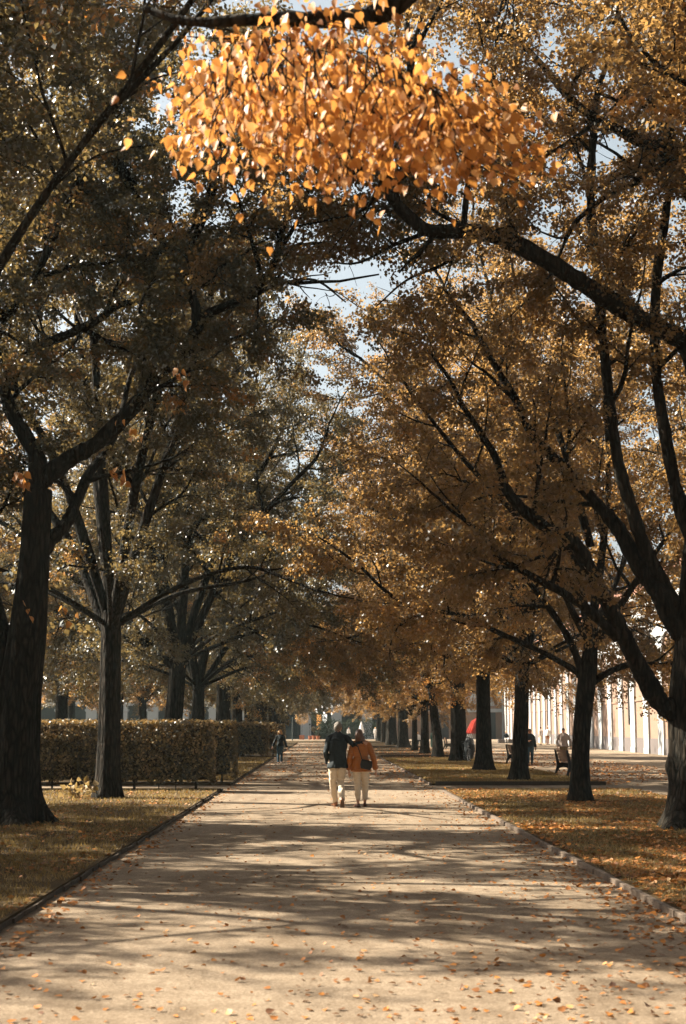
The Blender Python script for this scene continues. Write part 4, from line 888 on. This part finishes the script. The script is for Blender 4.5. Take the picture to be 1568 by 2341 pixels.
# second left tree, sunlit on one side
b = B((-5.09, 34.4, 0.0)); d = 34.4
T = generic(21, 17.5, 3.7, 0.27, 1.0, 0.075, 88, keep=airy(-5.09, 34.4)); T.r = np.random.default_rng(5)
plant_tree(T, b, 'straight linden in front of the long hedge, its trunk lit by the sun', 'leaf_olive')

# second right tree
b = B((5.91, 33.0, 0.0)); d = 33.0
T = Tree(14, 74, 0.075, 1.0, behind(5.91, 33.0, -2.2, 3))
T.trunk(rel([(1330, 1843, d), (1326, 1750, d), (1332, 1640, d), (1342, 1550, d), (1350, 1470, d), (1352, 1400, d)], b), [0.235, 0.205, 0.20, 0.215, 0.16, 0.14], 0.9)
for q, r0 in (([(1330, 1560, d), (1314, 1533, d), (1234, 1488, d - .2), (1134, 1443, d - .4), (1064, 1408, d - .5), (949, 1388, d - .7), (884, 1353, d - .8), (820, 1290, d - 1)], .075),
          ([(1335, 1550, d), (1305, 1470, d), (1262, 1400, d + .2), (1200, 1320, d + .3), (1120, 1240, d + .5), (1020, 1150, d + .8)], .10),
          ([(1350, 1460, d), (1330, 1360, d), (1300, 1240, d + .3), (1230, 1080, d + .6), (1130, 900, d + 1)], .12),
          ([(1352, 1420, d), (1372, 1300, d + .4), (1390, 1100, d + .6), (1380, 880, d + 1)], .12),
          ([(1342, 1575, d), (1368, 1550, d), (1409, 1528, d), (1449, 1518, d), (1519, 1518, d + .2), (1600, 1500, d + .4), (1700, 1450, d + .5)], .09),
          ([(1355, 1480, d), (1420, 1380, d - .5), (1500, 1260, d - 1), (1620, 1100, d - 1)], .10),
          ([(1350, 1450, d), (1420, 1300, d + 2), (1480, 1120, d + 3)], .10), ([(1350, 1480, d), (1300, 1380, d - 2), (1240, 1250, d - 3.4)], .09),
          ([(1330, 1360, d), (1200, 1200, d - 1), (1060, 1050, d - 1.5), (940, 900, d - 1.5)], .09), ([(1350, 1250, d), (1280, 1000, d), (1200, 780, d), (1180, 650, d)], .10)):
    T.limb(rel(q, b), r0, 0.035, sp=0.6, L2=2.1, spawn=(.3, 1))
plant_tree(T, b, 'slim straight linden right of the bench, flared base, thin limbs fanning left over the lawn', 'leaf_bronze')

# generic variants
GA = generic(31, 19.5, 3.4, 0.31, 1.15, 0.08, 62)
GB = generic(32, 19.0, 3.2, 0.25, 1.15, 0.08, 62, lean=(-0.3, 0.2))
GC = generic(33, 16.5, 4.1, 0.38, 1.1, 0.115, 40, lod=0.75)
bpy.context.view_layer.update()
def lim(bx, by, xs, ys):
    def f(p):
        q = (p[0] + bx, p[1] + by, p[2])
        if q[1] < 2: return True
        x, y = proj(q)
        return x < -250 or x > 1820 or y < np.interp(x, xs, ys)
    return f
GL = generic(34, 16.5, 4.4, 0.21, 1.05, 0.07, 95, keep=airy(-5.0, 16.2, lim(-5.0, 16.2, [-200, 0, 250, 420, 500, 1568], [900, 640, 420, 120, -60, -60])), cut=True, lr=.26)
GR = generic(35, 16.5, 5.0, 0.33, 1.1, 0.07, 78, keep=lim(6.3, 15.6, [0, 850, 1150, 1300, 1568, 1800], [-80, -60, 90, 240, 260, 700]), cut=True)
plant_tree(GL, (-5.0, 16.2, 0), 'near linden just outside the left of the photo, boughs hanging into the top left corner', 'leaf_olive')
gb = plant_tree(GB, (6.27, 45.9, 0), 'forked linden between the two benches, stub of a limb bending right, burl at its foot', 'leaf_bronze', rz=2.5)
GA.r = np.random.default_rng(3)
ga = plant_tree(GA, (-4.95, 57.2, 0), 'rough linden trunk seen above the right part of the long hedge', 'leaf_olive', rz=3.9)
gc = plant_tree(GC, (6.77, 71.6, 0), 'broad trunked linden with the bicycle beside it', 'leaf_bronze')
def recolour(t, m):
    c = [o for o in t.children if o.name.startswith('crown')][0]; c.data = c.data.copy(); c.data.materials[0] = M[m]
gcl = copy_tree(gc)
gcl.location = (-4.9, 71.0, 0); gcl.rotation_euler.z = 1.0; gcl['label'] = 'fifth linden of the left row, rising behind the far end of the second hedge'
recolour(gcl, 'leaf_olive')
def put(src, x, y, rz, label, group=None, sc=1.0):
    c = copy_tree(src); c.location = (x, y, 0); c.rotation_euler.z = rz; c.scale = (sc, sc, sc); c['label'] = label
    if group: c['group'] = group
    return c
gbl = plant_tree(generic(36, 16.5, 3.4, 0.3, 1.15, 0.08, 62, lean=(.3, 0), keep=airy(-4.95, 46.4)), (-4.95, 46.4, 0), 'linden with a stout trunk directly behind the long hedge', 'leaf_olive')
plant_tree(GR, (6.3, 15.6, 0), 'near linden beyond the right edge, bronze boughs crossing the top right corner', 'leaf_bronze')
ga.scale = (.86, .86, .86)
gar = put(ga, 6.38, 56.8, 4.0, 'straight rough trunked linden between the bicycle and the farther bench', sc=1.0)
recolour(gar, 'leaf_bronze')
put(gb, 6.81, 84.3, 0.4, 'linden splitting low into a leaning limb, litter bin showing at its left', sc=1.1)
put(gc, 6.7, 94.2, 2.0, 'narrow linden trunk just left of the litter bin', sc=0.72)
put(gc, 6.85, 106.8, 3.0, 'very thin sunlit linden trunk in the right row', sc=0.55)
put(gc, 6.9, 122.8, 4.1, 'nearer of the two stout trunks standing close together far down the right row', sc=1.15)
put(gc, 6.6, 137.0, 5.2, 'farther of the two stout trunks standing close together far down the right row', sc=1.2)
for i, y in enumerate((152, 165, 178)): put(gc, 7.0, y, i * 1.7, 'slender far linden trunk at the end of the right row near the terrace', 'far lindens ending the right row', 0.8)
for i, y in enumerate((84, 96, 108, 122, 135, 148, 160, 173)): put(gcl, -5.0 + 0.1 * (i % 3), y, i * 1.3 + .5, 'far linden of the left row, trunk half hidden behind the farther hedges', 'far lindens of the left row', 0.88)
for i, (x, y) in enumerate([(-14, 20.5), (-14, 30.0), (-23, 18), (-23, 30)]): plant_tree(generic(40 + i, 17.0, 3.4, 0.3, 1.25, 0.16, 14, .8, keep=airy(x, y)), (x, y, 0), 'unseen linden of the second row, added to shade the path', 'leaf_olive', group='unseen second row lindens on the left')  # out-of-view trees, added so that the path falls in shade
for i, (x, y) in enumerate([(-14, 52), (-13.5, 66), (-14.5, 80), (-13.5, 95), (-14, 112), (-14, 130), (-24, 60), (-23, 76), (-25, 92), (-24, 110), (-23, 132), (-34, 84), (-35, 104), (-34, 128), (-16, 150), (-28, 155), (-42, 120), (-44, 145)]):
    put(gcl if i % 2 else gc, x, y, i * 2.1, 'distant linden of the park beyond the hedges on the left', 'park lindens beyond the hedges', 0.85 + 0.05 * (i % 4))

for i, (x, y) in enumerate([(-5, -2), (-14, 0), (-5, -12), (6.3, -4), (6.3, -13), (-14, -11), (-5, -22), (6.3, -23)]): put(gc, x, y, i * 2.3, 'unseen linden behind the camera, added to darken the shade', 'unseen lindens added behind the camera', 1.05)  # unseen rows, added to hold back skylight from behind the camera
# golden foreground bough (belongs to a tree just right of the camera)
b = B((6.1, 7.6, 0.0))
T = Tree(77, 30, 0.1)
T.trunk([(0, 0, -.1), (-.05, 0, 1.5), (-.1, .1, 3.2), (-.1, .1, 6.6)], [0.4, 0.36, 0.33, 0.22])
T.limb([B((-.1, .1, 6.3)), B((-1.2, .3, 7.2)), B((-2.6, .6, 7.6))] + rel([(1150, -160, 8.8), (880, 22, 8.8), (784, 42, 8.8), (600, 44, 8.8), (435, 50, 8.9), (330, 20, 9.0)], b), 0.13, 0.02, sp=9, L2=0.01, spawn=(.99, 1))
T.tw = []
for q in ([(-.1, .1, 4.2), (.6, -.6, 6.5), (1.5, -1.2, 8.8)], [(-.1, .1, 4.2), (1.2, 1.0, 6.0), (2.6, 1.8, 8.0)], [(-.1, .1, 4.2), (-.2, .4, 7), (-.6, .8, 10)], [(-.1, .1, 4.2), (1.4, -1.6, 5.6), (3.2, -2.8, 7.0)]):
    T.limb(q, 0.13, 0.05, L2=2.4)
root = plant_tree(T, b, 'linden outside the right of the photo whose golden bough hangs into the top centre', 'leaf_bronze')
g = np.random.default_rng(9); TW = Tree(78); TW.tw = []
A = []
def spray(p0, p1, nl, sz, thick=0.12):
    """a hanging leafy twig"""
    p0, p1 = B(p0), B(p1); n = 5; pts = [p0 + (p1 - p0) * t + g.normal(0, .02, 3) + [0, 0, -0.05 * t * t] for t in np.linspace(0, 1, n)]
    TW.tube(pts, np.linspace(.006, .002, n), 4)
    t = g.uniform(0.05, 1.05, (nl, 1)); pos = p0 + (p1 - p0) * t + g.normal(0, 1, (nl, 3)) * thick * [1, 1, .7]
    out = unit(p1 - p0) * 0.35 + g.normal(0, 0.45, (nl, 3)) + [0, 0, -0.8]; out /= np.linalg.norm(out, axis=1)[:, None]
    nr = g.normal(0, 0.75, (nl, 3)) + [-0.5, -0.35, 0.5]; nr -= out * (nr * out).sum(1)[:, None]; nr /= np.linalg.norm(nr, axis=1)[:, None]
    A.append((pos, out, nr, sz * g.uniform(0.75, 1.2, nl), np.clip(g.normal(.5, .22, nl), 0, 1)))
def at(x, y, dd): return np.array(P(x, y, dd))
# main fan of twigs: from the bough down-left and down-right
for k in range(150):
    u = g.uniform(0, 1); x0 = 470 + 560 * u; y0 = 60 + 90 * g.uniform(0, 1) + 40 * u + max(0, x0 - 850) * .7 + max(0, 620 - x0) * .6; dd = g.uniform(7.0, 9.4)
    # outline of the cluster: lower border
    xe = x0 + g.normal(0, 70) + 60 * u; yl = np.interp(xe, [420, 520, 650, 780, 900, 1000, 1150, 1220], [330, 395, 415, 430, 400, 385, 400, 370])
    ye = y0 + (yl - y0) * g.uniform(0.3, 1.0) ** .8 + g.normal(0, 14)
    spray(at(x0, y0, dd), at(xe, ye, dd + .25 + g.normal(0, .15)), 20, 0.054, .15)
for (x0, y0, x1, y1, k) in ((900, 180, 1215, 350, 14), (850, 250, 1180, 400, 12), (600, 150, 430, 330, 10), (560, 120, 425, 215, 6), (780, 330, 790, 440, 4), (1050, 180, 1215, 290, 6), (880, 380, 900, 490, 1), (1090, 380, 1125, 450, 1), (1150, 260, 1240, 265, 2), (500, 60, 880, 130, 10), (640, 40, 900, 60, 8)):
    for q in range(k): spray(at(x0 + g.normal(0, 18), y0 + g.normal(0, 18), 8.7 + g.normal(0, .3)), at(x1 + g.normal(0, 22), y1 + g.normal(0, 22), 8.8 + g.normal(0, .3)), 14 if k > 2 else 4, 0.057, 0.10)
lv = [np.concatenate([a[i] for a in A]) for i in range(5)]
lv[0] = lv[0] - b
o = link('crown', leaves_mesh('golden_crown', *lv, heart=True), root, M['leaf_gold']); o['label'] = 'golden leaf cluster hanging at the top centre'
for v in TW.V: v -= b
link('twigs', np_mesh('twigs', np.vstack(TW.V), [np.vstack(TW.F)]), root, M['bark'])
# small sprigs already turned gold on the left foreground tree
for (x, y, dd, nl) in ((265, 1085, 23.0, 14), (45, 1095, 22.5, 16), (290, 985, 23, 7), (150, 1400, 23.5, 4), (60, 1395, 24.4, 3), (130, 45, 20, 16), (210, 35, 20, 14), (410, 92, 19, 12), (340, 180, 19, 8), (410, 860, 22, 6), (100, 100, 20, 10)):
    A = []; TW.V = []; TW.F = []; TW.nv = 0; l0 = np.array(L1R.location)
    spray(at(x - 12, y - 18, dd), at(x + 16, y + 16, dd), nl, 0.115, 0.07); a_ = A[0]
    sg = link('golden_sprig', leaves_mesh('golden_sprig', a_[0] - l0, *a_[1:], heart=True), L1R, M['leaf_gold'])
    for V in TW.V: V -= l0
    link('twig', np_mesh('twig', np.vstack(TW.V), [np.vstack(TW.F)]), sg, M['bark'])

# ------------------------------------------------------------------ fallen leaves and grass
def ground_z(x, y):
    """height of the lawns above the gravel at numpy points"""
    z = np.zeros_like(x)
    for i, (a, b_) in enumerate(BLK):
        z[(x > XR + .06) & (x < XR2) & (y > a) & (y < b_)] = 0.05
        z[(x < XL) & (y > a) & (y < b_)] = 0.07
    return z
g = np.random.default_rng(2024)
def scatter(n, x0, x1, y0, y1, p=2.0):
    """more points near the camera (density ~ 1 / y^p)"""
    u = g.uniform(0, 1, n)
    if p == 1: y = y0 * (y1 / y0) ** u
    else: e = 1 - p; y = (y0 ** e + u * (y1 ** e - y0 ** e)) ** (1 / e)
    return g.uniform(x0, x1, n), y
def fallen(name, xs, ys, size, label, mat='leaf_fallen', flat=.28):
    z = ground_z(xs, ys); n = len(xs)
    nr = g.normal(0, flat, (n, 3)) + [0, 0, 1]; nr /= np.linalg.norm(nr, axis=1)[:, None]
    a = g.uniform(0, 6.28, n); out = np.stack([np.cos(a), np.sin(a), np.zeros(n)], 1); out -= nr * (out * nr).sum(1)[:, None]; out /= np.linalg.norm(out, axis=1)[:, None]
    pos = np.stack([xs, ys, z + .006 + .25 * size * abs(g.normal(0, flat, n))], 1)
    o = link(name, leaves_mesh(name, pos, out, nr, size * g.uniform(.6, 1.25, n), np.clip(g.normal(.52, .24, n), 0, 1), heart=True), None, M[mat])
    return tag(o, label, 'leaves', kind='stuff')
def patchy(xs, ys, s, thr, seed): return np.array([noise.noise(Vector((x * s, y * s * .6, seed))) for x, y in zip(xs, ys)]) + g.normal(0, .18, len(xs)) > thr
# the path: denser to the right
xs, ys = scatter(5200, XL + .1, XR, 7.5, 60, 1.6); k = g.uniform(0, 1, len(xs)) < .25 + .75 * ((xs - XL) / (XR - XL)) ** 1.5
fallen('fallen_leaves', xs[k], ys[k], .043, 'orange and brown leaves scattered over the gravel path')
x1, y1 = g.normal(XR - .15, .3, 1500), scatter(1500, 0, 1, 10, 110, 1.4)[1]; x2, y2 = g.normal(XL + .22, .12, 1100), scatter(1100, 0, 1, 9, 150, 1.3)[1]
k1 = x1 < XR - .03; k2 = x2 > XL + .04; fallen('fallen_leaves', np.concatenate([x1[k1], x2[k2]]), np.concatenate([y1[k1], y2[k2]]), .055, 'leaves drifted along both edges of the path')
xs, ys = scatter(5000, XL, XR, 45, 200, 1.1); k = patchy(xs, ys, .5, .05, 3); fallen('fallen_leaves', xs[k], ys[k], .10, 'leaf litter on the far part of the path')
# right lawn: heavy
xs, ys = scatter(48000, XR + .1, XR2 + .3, 10, 39.8, 1.7); k = patchy(xs, ys, .6, -.12, 7) ; fallen('fallen_leaves', xs[k], ys[k], .064, 'thick litter of orange leaves on the near right lawn')
xs, ys = scatter(12000, XR + .1, XR2 + 6, 43.4, 120, 1.4); k = patchy(xs, ys, .35, .0, 9); fallen('fallen_leaves', xs[k], ys[k], .095, 'leaf litter on the farther right lawns and beneath the benches')
# left lawn: sparse
xs, ys = scatter(14000, -12, XL - .02, 12, 38.6, 1.5); k = patchy(xs, ys, .7, .02, 11); fallen('fallen_leaves', xs[k], ys[k], .06, 'leaves strewn on the near left lawn')
# pebbles on the path
n = 9000; xs, ys = scatter(n, XL + .05, XR - .05, 7.6, 32, 1.8); s_ = .0045 + .004 * g.uniform(0, 1, n) ** 3 * 2
oct_ = np.array([(1, 0, 0), (0, 1, 0), (-1, 0, 0), (0, -1, 0), (0, 0, .7)]); a = g.uniform(0, 6.28, n)
V_ = np.stack([np.stack([xs + s_ * (o[0] * np.cos(a) - o[1] * np.sin(a)), ys + s_ * (o[0] * np.sin(a) + o[1] * np.cos(a)), s_ * o[2] + 0 * xs], 1) for o in oct_], 1).reshape(-1, 3)
F_ = np.concatenate([(np.arange(n) * 5)[:, None] + np.array([t]) for t in ((0, 1, 4), (1, 2, 4), (2, 3, 4), (3, 0, 4))])
tag(link('pebbles', np_mesh('pebbles', V_, [F_], smooth=False), None, M['gravel']), 'small loose stones on the gravel path', 'gravel', kind='stuff')
# grass blades
def grass(n, x0, x1, y0, y1, p, label, hgt, wid, seed):
    xs, ys = scatter(n, x0, x1, y0, y1, p)
    k = np.array([noise.noise(Vector((x * .9, y * .6, seed))) for x, y in zip(xs, ys)]) + g.normal(0, .25, n) > -.25; xs, ys = xs[k], ys[k]; n = len(xs)
    z = ground_z(xs, ys); sc = np.clip(ys / 16, .8, 3.2); a = g.uniform(0, 3.14, n); w_ = wid * sc * g.uniform(.6, 1.3, n); h_ = hgt * g.uniform(.5, 1.3, n)
    lx, ly = g.normal(0, .5, n) * h_, g.normal(0, .5, n) * h_
    A_ = np.stack([xs - w_ * np.cos(a), ys - w_ * np.sin(a), z - .004], 1); B_ = np.stack([xs + w_ * np.cos(a), ys + w_ * np.sin(a), z - .004], 1); C_ = np.stack([xs + lx, ys + ly, z + h_], 1)
    V_ = np.stack([A_, B_, C_], 1).reshape(-1, 3); F_ = np.arange(3 * n).reshape(-1, 3)
    o = link('grass', np_mesh('grass', V_, [F_], np.clip(g.normal(.45, .2, n), 0, 1), smooth=False), None, M['grass']); tag(o, label, 'grass', kind='stuff')
grass(90000, -11, XL - .03, 12, 38.6, 1.5, 'short grass of the near left lawn', .055, .005, 1)
grass(90000, XR + .1, XR2, 10.5, 39.6, 1.5, 'short grass of the near right lawn', .05, .005, 2)
grass(60000, XR + .1, XR2, 43.5, 80, 1.3, 'grass of the second right lawn', .06, .006, 3)
grass(30000, -9, XL - .03, 45, 80, 1.3, 'grass of the second left lawn', .06, .006, 4)


# ------------------------------------------------------------------ thin haze added to lift the dark tones
hz = MB().box((-15, 90, 12.0), (170, 330, 28.0)).build('haze', None); hz.location.z = 0.0
mh = bpy.data.materials.new('haze'); mh.use_nodes = True; nh = mh.node_tree
for n_ in list(nh.nodes):
    if n_.type != 'OUTPUT_MATERIAL': nh.nodes.remove(n_)
pv = nh.nodes.new('ShaderNodeVolumePrincipled'); pv.inputs['Color'].default_value = (.74, .93, .92, 1); pv.inputs['Density'].default_value = 0.00022; pv.inputs['Anisotropy'].default_value = .3
nh.links.new(pv.outputs[0], nh.nodes['Material Output'].inputs['Volume']); hz.data.materials.clear(); hz.data.materials.append(mh)
tag(hz, 'thin pale haze added to lift the dark tones of the avenue', 'haze', kind='stuff')
